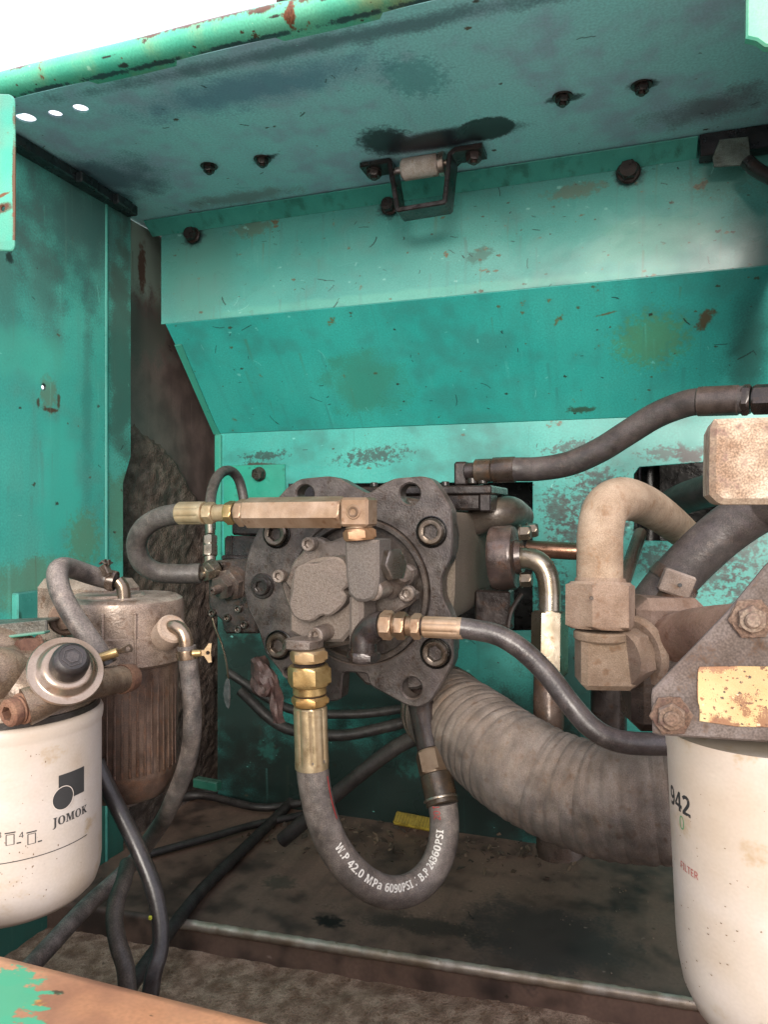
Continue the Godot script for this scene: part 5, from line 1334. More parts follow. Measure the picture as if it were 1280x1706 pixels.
	var ring := func(u: float, th: float) -> float:
		var w := fposmod(u + 0.0014 * sin(th * 2.0 + u * 30.0), 0.0152) / 0.0152
		return 0.0650 + 0.0014 * smoothstep(0.0, 0.25, w) * (1.0 - smoothstep(0.72, 1.0, w)) + 0.0006 * sin(th * 3.0 + u * 40.0) + 0.0012 * mottle.get_noise_2d(u * 2.0, 1.5) + 0.0010 * mottle.get_noise_2d(u * 4.0, sin(th) * 0.03)
	tube(s, [Vector3(-0.2904, 0.3121, -1.1268), Vector3(-0.2568, 0.312, -1.075), Vector3(-0.2073, 0.3048, -1.018), Vector3(-0.1512, 0.2918, -0.9685), Vector3(-0.1029, 0.278, -0.9481), Vector3(-0.0547, 0.273, -0.933), Vector3(-0.0095, 0.2762, -0.9221), Vector3(0.0432, 0.2827, -0.9191), Vector3(0.1069, 0.2948, -0.9252), Vector3(0.1736, 0.3125, -0.927), Vector3(0.329, 0.3362, -0.9594)], ring, 44, 0.0026)
	part(s, "hose_body", big, M.dusty, {"c": Color(0.082, 0.072, 0.066), "d": Color(0.30, 0.25, 0.215), "a": 0.95, "f": 1.6})
	var dirc := Vector3(-0.2568, 0.312, -1.075) - Vector3(-0.2904, 0.3121, -1.1268)
	for k in [[0.0, 0.008], [0.022, 0.006]]:
		s = Shape.new()
		var cc: Vector3 = Vector3(-0.2935, 0.3127, -1.1311) + dirc.normalized() * k[0]
		lathe(s, ax(cc, dirc), [[0.060, 0], [0.0672, 0], [0.068, 0.001], [0.068, k[1]], [0.0672, k[1] + 0.001], [0.060, k[1] + 0.001]], 44)
		part(s, "hose_clamp", big, M.steel, {"c": Color(0.30, 0.27, 0.24), "d": Color(0.12, 0.10, 0.09), "a": 0.7, "f": 2.0})
	s = Shape.new()
	lathe(s, ax(Vector3(-0.2935, 0.3127, -1.1311) - dirc.normalized() * 0.05, dirc), [[0, 0], [0.045, 0.0], [0.057, 0.04], [0.057, 0.06], [0, 0.06]], 36)
	part(s, "inlet_neck", big, M.oily, DARK_IRON)
	s = Shape.new()
	tube(s, [Vector3(-0.0999, 0.2129, -0.9915), Vector3(-0.0962, 0.1893, -0.9928), Vector3(-0.094, 0.1752, -0.9935)], func(u, th): return 0.028 + 0.006 * sin(u * 30.0), 18)
	part(s, "hose_saddle", big, M.oily, {"c": Color(0.08, 0.07, 0.065), "d": Color(0.12, 0.1, 0.09), "a": 0.6})
	var bp := thing("background_pipe", "dark upright pipe below the tan elbow in the shade", "pipe", Vector3(-0.0415, 0.328, -1.1491))
	s = Shape.new()
	cyl(s, Vector3(-0.0415, 0.3816, -1.1491), Vector3(-0.0415, 0.2209, -1.1491), 0.026, 0.002)
	part(s, "tube", bp, M.oily, {"c": Color(0.08, 0.07, 0.065), "d": Color(0.12, 0.1, 0.09), "a": 0.6})

# ---------------------------------------------------------------- fuel filter, priming pump and water separator on the left

# carries a flat point (metres) onto an upright cylinder: x runs round it from the direction `mid`, y is height
func on_can(axis: Vector3, r: float, mid: float, q: Vector2, lift := 0.0003, lean := Vector3.ZERO) -> Vector3:
	var th := mid - q.x / r
	return axis + Vector3(cos(th) * (r + lift), q.y, sin(th) * (r + lift)) + lean * q.y

func strip(s: Shape, lay: Callable, lo: Vector2, hi: Vector2, n := 12):
	for i in n:
		var a := lerpf(lo.x, hi.x, float(i) / n); var b := lerpf(lo.x, hi.x, float(i + 1) / n)
		s.quad(lay.call(Vector2(a, lo.y)), lay.call(Vector2(a, hi.y)), lay.call(Vector2(b, hi.y)), lay.call(Vector2(b, lo.y)))

func round_print(s: Shape, lay: Callable, c: Vector2, r: float, r0 := 0.0, n := 36):
	for i in n:
		var a := Vector2.from_angle(TAU * i / n); var b := Vector2.from_angle(TAU * (i + 1) / n)
		for k in 3:
			var q0 := lerpf(r0, r, k / 3.0); var q1 := lerpf(r0, r, (k + 1) / 3.0)
			s.quad(lay.call(c + a * q0), lay.call(c + b * q0), lay.call(c + b * q1), lay.call(c + a * q1))

func build_left_filters():
	# ---- spin-on fuel filter
	var d0 := 0.65
	var top := Vector3(-0.5209, 0.4469, -0.5081)
	var bot := Vector3(top.x, Vector3(-0.4768, 0.2843, -0.4651).y, top.z)
	var r := 0.0735
	var f := thing("fuel_filter", "cream spin-on fuel filter can with a black square-and-circle logo at lower left", "filter", bot)
	var s := Shape.new()
	var hgt := top.y - bot.y
	lathe(s, ax(bot, Vector3.UP), [[0, 0.0], [r * 0.68, 0.0], [r * 0.86, 0.003], [r * 0.945, 0.009], [r * 0.985, 0.018], [r, 0.028], [r, hgt - 0.014], [r * 1.012, hgt - 0.011], [r * 1.02, hgt - 0.007], [r * 1.02, hgt - 0.003], [r * 1.0, hgt], [r * 0.96, hgt + 0.001], [0, hgt + 0.001]], 72)
	part(s, "can", f, M.white, {"c": Color(0.52, 0.475, 0.44), "d": Color(0.45, 0.385, 0.31), "a": 0.3, "f": 0.8}, 50.0)
	s = Shape.new()
	lathe(s, ax(top + Vector3(0, 0.001, 0), Vector3.UP), [[0, 0], [r * 0.985, 0], [r * 0.985, 0.005], [0, 0.006]], 60)
	part(s, "gasket", f, M.gloss_rubber, {"c": Color(0.03, 0.025, 0.022)})
	var face := atan2(0.0 - bot.z, 0.0 - bot.x)
	var lay := func(q: Vector2) -> Vector3: return on_can(bot, r, face, q)
	# the logo: a square with a circle before its lower left corner
	var ink := {"c": Color(0.035, 0.032, 0.035)}
	var up0 := Vector2(0, bot.y)
	var a0 := Vector2(0.0352, 0.382) - up0
	var a1 := Vector2(0.0612, 0.3821) - up0
	s = Shape.new()
	strip(s, lay, a0, Vector2(a1.x, a0.y + 0.0215), 14)
	part(s, "logo_square", f, M.ink, ink)
	s = Shape.new()
	var cc := Vector2(0.039, 0.3843) - up0
	round_print(s, func(q): return on_can(bot, r, face, q, 0.0006), cc, 0.0092)
	part(s, "logo_circle", f, M.ink, ink)
	s = Shape.new()
	round_print(s, func(q): return on_can(bot, r, face, q, 0.0009), cc, 0.0098, 0.0092)
	part(s, "logo_ring", f, M.ink, {"c": Color(0.62, 0.55, 0.48)})
	s = Shape.new()
	var wc := Vector2(0.0476, 0.3664) - up0
	lettering(s, "JOMOK", "Droid Serif", true, 0.0068, func(q): return on_can(bot, r, face, q + wc), true, 1.0)
	part(s, "logo_lettering", f, M.ink, ink)
	# printed line round the can and the small numbered diagrams above it
	s = Shape.new()
	var li := Vector2(0.0653, 0.3431) - up0
	strip(s, lay, Vector2(-0.08, li.y), Vector2(li.x, li.y + 0.0007), 40)
	part(s, "printed_line", f, M.ink, ink)
	s = Shape.new()
	var k := 0
	for dc in [Vector2(-0.0017, 0.3571) - up0, Vector2(0.0138, 0.3544) - up0]:
		var x0: float = dc.x
		var y0: float = dc.y
		for e in [[-0.0028, 0.0, 0.0003, 0.008], [0.0028, 0.0, 0.0003, 0.008], [0.0, 0.0, 0.0028, 0.0004], [0.0, 0.008, 0.0030, 0.0005], [0.0, 0.0092, 0.0038, 0.0010], [0.0062, 0.0, 0.0016, 0.0011]]:
			strip(s, lay, Vector2(x0 + e[0] - e[2], y0 + e[1]), Vector2(x0 + e[0] + e[2], y0 + e[1] + e[3]), 2)
		lettering(s, ["3", "4"][k], "Droid Sans", false, 0.0042, func(q): return on_can(bot, r, face, q + Vector2(x0 - 0.0075, y0 + 0.009)))
		k += 1
	part(s, "printed_diagrams", f, M.ink, ink)
	# drips and scuffs
	s = Shape.new()
	rng.seed = 8
	for i in 90:
		var q := Vector2(rng.randf_range(-0.08, 0.07), rng.randf_range(0.02, hgt - 0.02))
		if i < 50: q = Vector2(rng.randfn(0.003, 0.012), rng.randf_range(0.02, 0.075) if i < 35 else rng.randf_range(0.1, hgt - 0.01))
		var w := rng.randf_range(0.00025, 0.0008)
		strip(s, func(v): return on_can(bot, r, face, v, 0.0002), q, q + Vector2(w, w * rng.randf_range(0.6, 2.2)), 1)
	part(s, "dirt_specks", f, M.dusty, {"c": Color(0.22, 0.15, 0.10)}).set_meta("kind", "stuff")
	# ---- filter head with cross tube, and the priming pump on it
	var h := thing("fuel_filter_mount", "greasy brown cast filter mount with a threaded cross tube above the cream can", "filter mount", top)
	var BROWN := {"c": Color(0.13, 0.092, 0.066), "d": Color(0.42, 0.315, 0.215), "a": 0.85, "f": 1.6}
	s = Shape.new()
	lathe(s, ax(top + Vector3(0, 0.006, 0), Vector3.UP), [[0, 0], [r * 0.95, 0], [r * 0.93, 0.006], [r * 0.6, 0.014], [r * 0.4, 0.045], [0, 0.05]], 48)
	tube(s, [Vector3(-0.5349, 0.4856, -0.4715), Vector3(-0.5111, 0.4831, -0.4797), Vector3(-0.5049, 0.4758, -0.4925), Vector3(-0.4855, 0.4605, -0.4991)], 0.024, 20)
	tube(s, [Vector3(-0.5644, 0.492, -0.5037), Vector3(-0.5472, 0.49, -0.5202), Vector3(-0.5371, 0.4793, -0.5342), Vector3(-0.5164, 0.4666, -0.5308)], 0.026, 20)
	part(s, "casting", h, M.cast, BROWN)
	s = Shape.new()
	tube(s, [Vector3(-0.4589, 0.4657, -0.4607), Vector3(-0.4486, 0.4705, -0.4801), Vector3(-0.449, 0.4699, -0.5223), Vector3(-0.455, 0.4643, -0.5731)], func(u, th): return 0.0125 + 0.0025 * (1.0 - smoothstep(0.0, 0.03, u)), 24)
	part(s, "cross_tube", h, M.cast, BROWN)
	s = Shape.new()
	var pa := Vector3(-0.4587, 0.4656, -0.4629)
	var pd := (Vector3(-0.4608, 0.4646, -0.4495) - pa)
	lathe(s, ax(pa, pd), [[0, 0], [0.0125, 0], [0.0125, 0.006], [0.0108, 0.007], [0.0114, 0.009], [0.0104, 0.010], [0.0114, 0.012], [0.0108, 0.017], [0.009, 0.0185], [0.0052, 0.0185, 1], [0.005, 0.010, 1], [0, 0.010]], 24)
	part(s, "tube_plug", h, M.rusty, {"c": Color(0.22, 0.13, 0.095), "d": Color(0.3, 0.2, 0.15), "a": 0.7})
	s = Shape.new()
	pa = Vector3(-0.455, 0.4646, -0.5689)
	pd = Vector3(-0.4557, 0.4632, -0.5834) - pa
	lathe(s, ax(pa, pd), [[0, 0], [0.0135, 0], [0.0140, 0.004], [0.0130, 0.005], [0.0135, 0.008], [0.0125, 0.016], [0.010, 0.0175], [0, 0.0175]], 24)
	part(s, "end_cap", h, M.rusty, {"c": Color(0.15, 0.085, 0.06), "d": Color(0.26, 0.17, 0.12), "a": 0.7})
	s = Shape.new()
	hex_bolt(s, Vector3(-0.5066, 0.4941, -0.5236), Vector3(-0.5031, 0.1078, 0.8575), 0.0125, 0.016, 0.016)
	part(s, "head_bolt", h, M.rusty, {"c": Color(0.14, 0.075, 0.055), "d": Color(0.2, 0.13, 0.1), "a": 0.5})
	var p := thing("priming_pump", "round metal priming pump disc with a black push button on the filter head", "priming pump", Vector3(-0.4394, 0.4919, -0.4833))
	var n := Vector3(0.6853, 0.5529, 0.474)
	s = Shape.new()
	lathe(s, ax(Vector3(-0.4394, 0.4919, -0.4833) - n * 0.012, n), [[0, 0], [0.016, 0], [0.018, 0.004], [0.0292, 0.009], [0.0298, 0.0105], [0.0290, 0.012], [0.0245, 0.0122], [0.0225, 0.0135], [0.0205, 0.0185], [0.0185, 0.0205], [0.0155, 0.021], [0, 0.021]], 48)
	part(s, "disc", p, M.steel, {"c": Color(0.46, 0.40, 0.35), "d": Color(0.38, 0.27, 0.19), "a": 0.45})
	s = Shape.new()
	lathe(s, ax(Vector3(-0.4394, 0.4919, -0.4833) + n * 0.008, n), [[0, 0], [0.0148, 0.0], [0.0148, 0.009], [0.0140, 0.013], [0.0128, 0.0155], [0.0105, 0.0172], [0.0102, 0.0168], [0, 0.0168]], 40)
	var button := part(s, "button", p, M.plastic, {"c": Color(0.024, 0.022, 0.023), "d": Color(0.10, 0.085, 0.075), "a": 0.5})
	s = Shape.new()
	lathe(s, ax(Vector3(-0.4394, 0.4919, -0.4833) + n * 0.0247, n, 0.2), [[0.0062, 0.0, 1], [0.0065, 0.0006, 1], [0.0072, 0.0006, 1], [0.0074, 0.0, 1]], 24)
	lathe(s, ax(Vector3(-0.4394, 0.4919, -0.4833) + n * 0.0247, n, 0.2), [[0, 0], [0.0048, 0.0, 1], [0.0045, 0.0006, 1], [0, 0.0006]], 24)
	part(s, "embossed_hexagon", button, M.plastic, {"c": Color(0.05, 0.047, 0.047), "d": Color(0.12, 0.1, 0.09), "a": 0.6})
	# ---- water separator
	var ALU := {"c": Color(0.27, 0.205, 0.16), "d": Color(0.52, 0.42, 0.34), "a": 0.85, "f": 1.6}
	var wa := Vector3(-0.5191, 0.3167, -0.6568)
	var wt := Vector3(-0.5191, 0.5001, -0.6568)
	var w := thing("water_separator", "dusty brown water separator with a ribbed translucent bowl behind the cream can", "separator", wa)
	var hr := 0.0625
	var base_y: float = wt.y - 0.0385
	s = Shape.new()
	var c0 := Vector3(wt.x, base_y, wt.z)
	var hh := 0.0693
	lathe(s, ax(c0, Vector3.UP), [[0, 0], [hr * 0.94, 0], [hr, 0.003], [hr, hh * 0.45], [hr * 1.0, hh * 0.46], [hr * 0.97, hh * 0.47], [hr * 0.97, hh * 0.86], [hr * 0.95, hh * 0.95], [hr * 0.86, hh], [0, hh]], 52)
	for q in [0.75, 1.25, 2.3]: box(s, c0 + Vector3(cos(q) * hr * 0.99, hh * 0.42, sin(q) * hr * 0.99), Vector3(0.003, hh * 0.84, 0.003), 0.001)
	part(s, "head", w, M.cast, ALU)
	# rear lobe with its bolt boss
	s = Shape.new()
	var ty := c0.y + hh
	block(s, Vector3(-0.6332, 0.4686, -0.6704) + Vector3(-0.01, 0, -0.04), Vector3(Vector3(-0.5344, 0.5222, -0.6832).x, ty + 0.0143, Vector3(-0.5613, 0.5245, -0.6528).z), 0.010)
	cyl(s, Vector3(-0.5349, 0.5065, -0.6513) , Vector3(-0.5349, 0.5334, -0.6513), 0.040, 0.006, 30)
	part(s, "mounting_lobe", w, M.cast, ALU)
	s = Shape.new()
	cyl(s, Vector3(-0.5566, 0.5108, -0.6122), Vector3(-0.5383, 0.5144, -0.592), 0.017, 0.002)
	hex_bolt(s, Vector3(-0.5371, 0.5132, -0.5924), Vector3(0.1332, 0.0976, 0.9863), 0.010, 0.006)
	part(s, "mounting_bolt", w, M.dusty, {"c": Color(0.15, 0.10, 0.075), "d": Color(0.3, 0.22, 0.16), "a": 0.7})
	s = Shape.new()
	var bs := Vector3(-0.5033, 0.5039, -0.6358)
	lathe(s, ax(bs, Vector3.UP), [[0, 0], [0.0185, 0], [0.0165, 0.012], [0.0160, 0.026], [0.0145, 0.0275], [0, 0.0275]], 28)
	part(s, "inlet_boss", w, M.cast, ALU)
	s = Shape.new()
	hex_bolt(s, Vector3(-0.4871, 0.5112, -0.6467), Vector3.UP, 0.007, 0.006, 0.0)
	part(s, "bleed_screw", w, M.brass, {"c": Color(0.5, 0.42, 0.27), "d": Color(0.3, 0.22, 0.15), "a": 0.5})
	s = Shape.new()
	cyl(s, Vector3(-0.4579, 0.4919, -0.6408), Vector3(-0.4408, 0.5041, -0.6308), 0.0155, 0.002)
	part(s, "outlet_boss", w, M.dusty, ALU)
	# bowl
	s = Shape.new()
	var br := 0.0545
	var bh: float = base_y - wa.y
	lathe(s, ax(wa, Vector3.UP), [[0, 0.0], [br * 0.52, 0.0], [br * 0.78, 0.006], [br * 0.93, 0.018], [br * 0.97, 0.03], [br * 0.985, 0.034], [br, bh * 0.5], [br * 1.02, bh], [0, bh]], 52)
	var bowl := part(s, "bowl", w, look(M.oily.albedo_texture, 0.32, 0.0, M.dents, 0.02, 5.0), {"c": Color(0.15, 0.105, 0.084), "d": Color(0.27, 0.205, 0.16), "a": 0.6})
	for i in 46:
		var th := TAU * i / 46.0
		var dd := Vector3(cos(th), 0, sin(th))
		if dd.z < -0.35: continue
		s = Shape.new()
		box(s, wa + dd * br * 1.0 + Vector3(0, bh * 0.60, 0), Vector3(0.0018, bh * 0.70, 0.0026), 0.0006, Basis(Vector3.UP, -th))
		part(s, "bowl_rib", bowl, M.oily, {"c": Color(0.16, 0.112, 0.09), "d": Color(0.28, 0.212, 0.165), "a": 0.6})
	s = Shape.new()
	lathe(s, ax(wa - Vector3(0, 0.014, 0), Vector3.UP), [[0, 0], [0.004, 0.0], [0.004, 0.006], [0.015, 0.007], [0.0165, 0.014], [0, 0.014]], 20)
	part(s, "drain_tap", w, M.plastic, {"c": Color(0.30, 0.26, 0.23), "d": Color(0.2, 0.16, 0.13), "a": 0.5})
	# ---- its hoses
	var HOSE := {"c": Color(0.07, 0.063, 0.06), "d": Color(0.34, 0.29, 0.255), "a": 1.0, "f": 2.5}
	var i1 := thing("separator_inlet_hose", "dusty black hose bent over the water separator down to the filter head", "hose", Vector3(-0.5217, 0.5458, -0.5818))
	s = Shape.new()
	tube(s, [Vector3(-0.5133, 0.5486, -0.6324), Vector3(-0.5238, 0.5511, -0.6287), Vector3(-0.5309, 0.5563, -0.6157), Vector3(-0.5315, 0.5633, -0.5943), Vector3(-0.5269, 0.5666, -0.5748), Vector3(-0.5207, 0.562, -0.561), Vector3(-0.5106, 0.5461, -0.5539), Vector3(-0.498, 0.5277, -0.553), Vector3(-0.4859, 0.5082, -0.5572), Vector3(-0.4754, 0.4927, -0.5608), Vector3(-0.469, 0.4793, -0.563)], 0.0098, 20)
	part(s, "hose_body", i1, M.rubber, HOSE)
	clamp_band(i1, Vector3(-0.5156, 0.5492, -0.6315), Vector3(-0.5133, 0.5486, -0.6324) - Vector3(-0.5238, 0.5511, -0.6287), 0.0098, 0.008, M.oily, {"c": Color(0.13, 0.10, 0.08), "d": Color(0.3, 0.24, 0.19), "a": 0.7})
	s = Shape.new()
	var kq := Vector3(-0.5126, 0.5608, -0.6188)
	box(s, kq, Vector3(0.008, 0.012, 0.008), 0.001, Basis(Vector3(0, 0, 1), 0.5))
	for q in 5: box(s, kq + Vector3(0, 0.006, 0) + Vector3(cos(q * 1.3), 0.5, sin(q * 1.3)) * 0.004, Vector3(0.0016, 0.006, 0.004), 0.0004, Basis(Vector3(0, 0, 1), q * 1.1))
	part(s, "clamp_screw", i1, M.oily, {"c": Color(0.10, 0.085, 0.07), "d": Color(0.2, 0.16, 0.13), "a": 0.6})
	s = Shape.new()
	tube(s, [Vector3(-0.5097, 0.5486, -0.6336), Vector3(-0.5056, 0.5436, -0.635), Vector3(-0.5039, 0.5349, -0.6356), Vector3(-0.5039, 0.5262, -0.6356)], 0.0068, 18)
	part(s, "inlet_tube", i1, M.steel, {"c": Color(0.22, 0.19, 0.16), "d": Color(0.33, 0.27, 0.22), "a": 0.5})
	var cl := Vector3(-0.4673, 0.4806, -0.5625)
	clamp_band(i1, cl, Vector3(-0.4754, 0.4927, -0.5608) - Vector3(-0.469, 0.4793, -0.563), 0.0100, 0.006, M.oily, {"c": Color(0.07, 0.06, 0.05)})
	s = Shape.new()
	cyl(s, Vector3(-0.462, 0.4877, -0.5474), Vector3(-0.4478, 0.4929, -0.5565), 0.0042, 0.0006, 14)
	part(s, "clamp_bolt", i1, M.brass, BRASS)
	s = Shape.new()
	plate(s, Transform3D(Basis(Vector3(0.8787, 0.3188, -0.3553), Vector3(-0.268, 0.943, 0.1973), Vector3(0.3719, -0.0499, 0.9269)), Vector3(-0.4488, 0.4924, -0.5562)), round_poly([Vector2(0, -0.002), Vector2(0.008, -0.0035), Vector2(0.0145, -0.004), Vector2(0.0145, 0.0045), Vector2(0.008, 0.003), Vector2(0, 0.002)], 1), [disc(Vector2(0.0105, 0.0), 0.002, 12)], 0.0016, 0.0004)
	part(s, "clamp_wing", i1, M.oily, {"c": Color(0.10, 0.08, 0.06), "d": Color(0.3, 0.24, 0.17), "a": 0.6})
	s = Shape.new()
	nut(s, Vector3(-0.4659, 0.476, -0.564), Vector3(-0.4643, 0.4671, -0.5646), 0.0085)
	cyl(s, Vector3(-0.4643, 0.4682, -0.5646), Vector3(-0.4638, 0.4604, -0.5648), 0.005)
	part(s, "stem_nut", i1, M.oily, {"c": Color(0.12, 0.09, 0.07), "d": Color(0.3, 0.23, 0.17), "a": 0.6})
	var i2 := thing("separator_outlet_hose", "dusty hose hanging from the separator's right elbow with a wing clamp", "hose", Vector3(-0.4238, 0.4356, -0.6367))
	s = Shape.new()
	tube(s, [Vector3(-0.4484, 0.5033, -0.6335), Vector3(-0.438, 0.5047, -0.6318), Vector3(-0.4306, 0.5002, -0.6323), Vector3(-0.4272, 0.4914, -0.6324), Vector3(-0.4266, 0.483, -0.6326)], 0.0073, 18)
	part(s, "elbow_tube", i2, M.steel, {"c": Color(0.34, 0.28, 0.23), "d": Color(0.4, 0.32, 0.25), "a": 0.5})
	s = Shape.new()
	tube(s, [Vector3(-0.4266, 0.4866, -0.6326), Vector3(-0.4255, 0.4722, -0.633), Vector3(-0.4232, 0.4481, -0.6348), Vector3(-0.4221, 0.4236, -0.6373), Vector3(-0.4255, 0.3969, -0.6414), Vector3(-0.4353, 0.3694, -0.6486), Vector3(-0.4516, 0.3375, -0.6589), Vector3(-0.4815, 0.2973, -0.6803), Vector3(-0.5217, 0.2525, -0.7088), Vector3(-0.5539, 0.2158, -0.7188), Vector3(-0.5636, 0.2007, -0.6943), Vector3(-0.5613, 0.1966, -0.6528), Vector3(-0.5566, 0.1931, -0.6122), Vector3(-0.5549, 0.1834, -0.5704), Vector3(-0.5472, 0.1757, -0.5202)], func(u, th): return 0.0092 + 0.0004 * sin(u * 55.0 + th), 20)
	part(s, "hose_body", i2, M.rubber, HOSE)
	clamp_band(i2, Vector3(-0.426, 0.4782, -0.6328), Vector3(-0.4255, 0.4722, -0.633) - Vector3(-0.4266, 0.4866, -0.6326), 0.0095, 0.009, M.steel, {"c": Color(0.36, 0.30, 0.25), "d": Color(0.45, 0.36, 0.28), "a": 0.5})
	s = Shape.new()
	cyl(s, Vector3(-0.4158, 0.4811, -0.6268), Vector3(-0.4074, 0.4811, -0.6297), 0.0034, 0.0006, 12)
	part(s, "clamp_bolt", i2, M.brass, BRASS)
	s = Shape.new()
	plate(s, Transform3D(Basis(Vector3(0.9084, 0, -0.418), Vector3.UP, Vector3(0.418, 0, 0.9084)), Vector3(-0.4085, 0.4811, -0.6293)), [Vector2(0, -0.003), Vector2(0.0035, -0.003), Vector2(0.008, -0.0100), Vector2(0.0115, -0.0095), Vector2(0.0105, 0.0), Vector2(0.0115, 0.0095), Vector2(0.008, 0.0095), Vector2(0.0035, 0.003), Vector2(0, 0.003)], [disc(Vector2(0.0075, 0.0), 0.0018, 10)], 0.0018, 0.0004)
	part(s, "clamp_wing", i2, M.brass, {"c": Color(0.42, 0.33, 0.22), "d": Color(0.3, 0.22, 0.14), "a": 0.6})
	# bracket end beside the filter head
	var bk := thing("small_bracket", "small grey folded bracket above the filter head at the left edge", "bracket", Vector3(-0.5239, 0.5155, -0.5177))
	s = Shape.new()
	box(s, Vector3(-0.5421, 0.5129, -0.522), Vector3(0.075, 0.012, 0.004), 0.001, Basis(Vector3(0, 0, 1), 0.10) * Basis(Vector3.UP, 0.33))
	box(s, Vector3(-0.569, 0.5138, -0.5444), Vector3(0.08, 0.003, 0.06), 0.001, Basis(Vector3(0, 0, 1), 0.05) * Basis(Vector3.UP, 0.33))
	part(s, "bracket_plate", bk, M.cast, {"c": Color(0.13, 0.13, 0.11), "d": Color(0.25, 0.24, 0.19), "a": 0.6})
	s = Shape.new()
	box(s, Vector3(-0.5406, 0.5077, -0.5172), Vector3(0.08, 0.0025, 0.012), 0.0008, Basis(Vector3(0, 0, 1), 0.12) * Basis(Vector3.UP, 0.33))
	part(s, "green_flange", bk, M.teal, {"c": Color(0.05, 0.24, 0.17), "d": Color(0.2, 0.2, 0.15), "a": 0.6})

# ---------------------------------------------------------------- oil filter, its bracket and head on the right

func build_right_side():
	var r := 0.0655
	var ax0 := Vector3(0.084, 0.4775, -0.5419)
	var lean := Vector3(0.04, 0, 0.012)
	var bot_y: float = Vector3(0.084, 0.2842, -0.5419).y - 0.002
	var hgt := ax0.y - bot_y
	var bot := Vector3(ax0.x, bot_y, ax0.z) + lean * hgt
	var upd := (ax0 - bot).normalized()
	var f := thing("oil_filter", "large cream spin-on oil filter can at the lower right with partly hidden numbers", "filter", bot)
	var s := Shape.new()
	lathe(s, ax(bot, upd), [[0, 0.0], [r * 0.45, 0.0], [r * 0.70, 0.004], [r * 0.86, 0.014], [r * 0.95, 0.028], [r * 0.99, 0.045], [r, 0.06], [r * 1.01, hgt - 0.014], [r * 1.02, hgt - 0.012], [r * 1.02, hgt], [0, hgt]], 80)
	part(s, "can", f, M.white, {"c": Color(0.50, 0.455, 0.41), "d": Color(0.43, 0.375, 0.29), "a": 0.3, "f": 0.7}, 50.0)
	var xf := ax(bot, upd)
	# print near the left outline of the can
	var eye := xf.affine_inverse() * Vector3(0, 0.62, 0)
	var face := atan2(eye.z, eye.x)
	var lay := func(q: Vector2, lift := 0.0003) -> Vector3:
		var th := face - q.x / r
		return xf * Vector3(cos(th) * (r * 1.004 + lift), q.y, sin(th) * (r * 1.004 + lift))
	var side := signf((xf * Vector3(cos(face - 0.5), 0, sin(face - 0.5)) - bot).dot(Vector3(0.9455, 0, -0.3256)))
	var lay2 := func(q: Vector2) -> Vector3: return lay.call(Vector2(q.x * side, q.y))
	var up0 := Vector2(0, bot_y)
	s = Shape.new()
	lettering(s, "942", "Droid Sans", true, 0.0125, func(q): return lay2.call(q + Vector2(-0.0609, 0.4334) - up0 + Vector2(-0.0075, 0.001)), true, 1.0)
	part(s, "printed_number", f, M.ink, {"c": Color(0.03, 0.028, 0.03)})
	s = Shape.new()
	lettering(s, "0", "Droid Sans", false, 0.0085, func(q): return lay2.call(q + Vector2(-0.0646, 0.4219) - up0))
	part(s, "green_mark", f, M.ink, {"c": Color(0.10, 0.25, 0.12)})
	s = Shape.new()
	lettering(s, "FILTER", "Droid Sans", false, 0.0042, func(q): return lay2.call(q + Vector2(-0.0595, 0.394) - up0), true, 1.0)
	part(s, "red_print", f, M.ink, {"c": Color(0.35, 0.07, 0.06)})
	s = Shape.new()
	rng.seed = 18
	for i in 60:
		var q := Vector2(rng.randf_range(-0.085, 0.0), rng.randf_range(0.02, hgt - 0.03))
		var w := rng.randf_range(0.0002, 0.0007)
		strip(s, lay2, q, q + Vector2(w * 2.0, w), 1)
	part(s, "dirt_specks", f, M.dusty, {"c": Color(0.25, 0.19, 0.13)}).set_meta("kind", "stuff")
	# ---- mounting bracket
	var zb := -0.475
	var b := thing("filter_bracket", "dark angled steel bracket with two bolts and a rusted yellow plate", "bracket", Vector3(0.0453, 0.5047, -0.475))
	s = Shape.new()
	plate(s, front(zb), PackedVector2Array([Vector2(0.0743, 0.5941), Vector2(0.0693, 0.5885), Vector2(0.0491, 0.5606), Vector2(0.0082, 0.5124), Vector2(0.0075, 0.508), Vector2(0.0082, 0.4863), Vector2(0.0129, 0.4853), Vector2(0.0453, 0.4864), Vector2(0.1126, 0.4884), Vector2(0.1126, 0.6043)]), [], 0.006, 0.0012)
	plate(s, front(zb - 0.0062), PackedVector2Array([Vector2(0.0158, 0.4918), Vector2(0.1138, 0.4941), Vector2(0.1138, 0.4867), Vector2(0.0137, 0.4836)]), [], 0.06, 0.001)
	part(s, "bracket_plate", b, M.dusty, {"c": Color(0.12, 0.102, 0.096), "d": Color(0.24, 0.195, 0.175), "a": 0.8})
	for q in [[Vector3(0.0618, 0.5584, -0.4745), 0.0072], [Vector3(0.0186, 0.4986, -0.4745), 0.0072]]:
		s = Shape.new()
		hex_bolt(s, q[0], Vector3(0, 0, 1), q[1], 0.006, 0.0112, 0.5)
		cyl(s, q[0] + Vector3(0, 0, 0.008), q[0] + Vector3(0, 0, 0.012), q[1] * 0.62, 0.001, 18)
		part(s, "bolt", b, M.rusty, {"c": Color(0.23, 0.20, 0.18), "d": Color(0.33, 0.285, 0.255), "a": 0.7})
		s = Shape.new()
		nut(s, q[0], q[0] + Vector3(0, 0, 0.0035), 0.0108, 0.1)
		part(s, "tab_washer", b, M.rusty, {"c": Color(0.17, 0.135, 0.12), "d": Color(0.28, 0.215, 0.18), "a": 0.7})
	var t0 := Vector2(0.0335, 0.4912)
	var tsz := Vector2(0.1124, 0.5348) - t0
	var spots := []
	rng.seed = 3
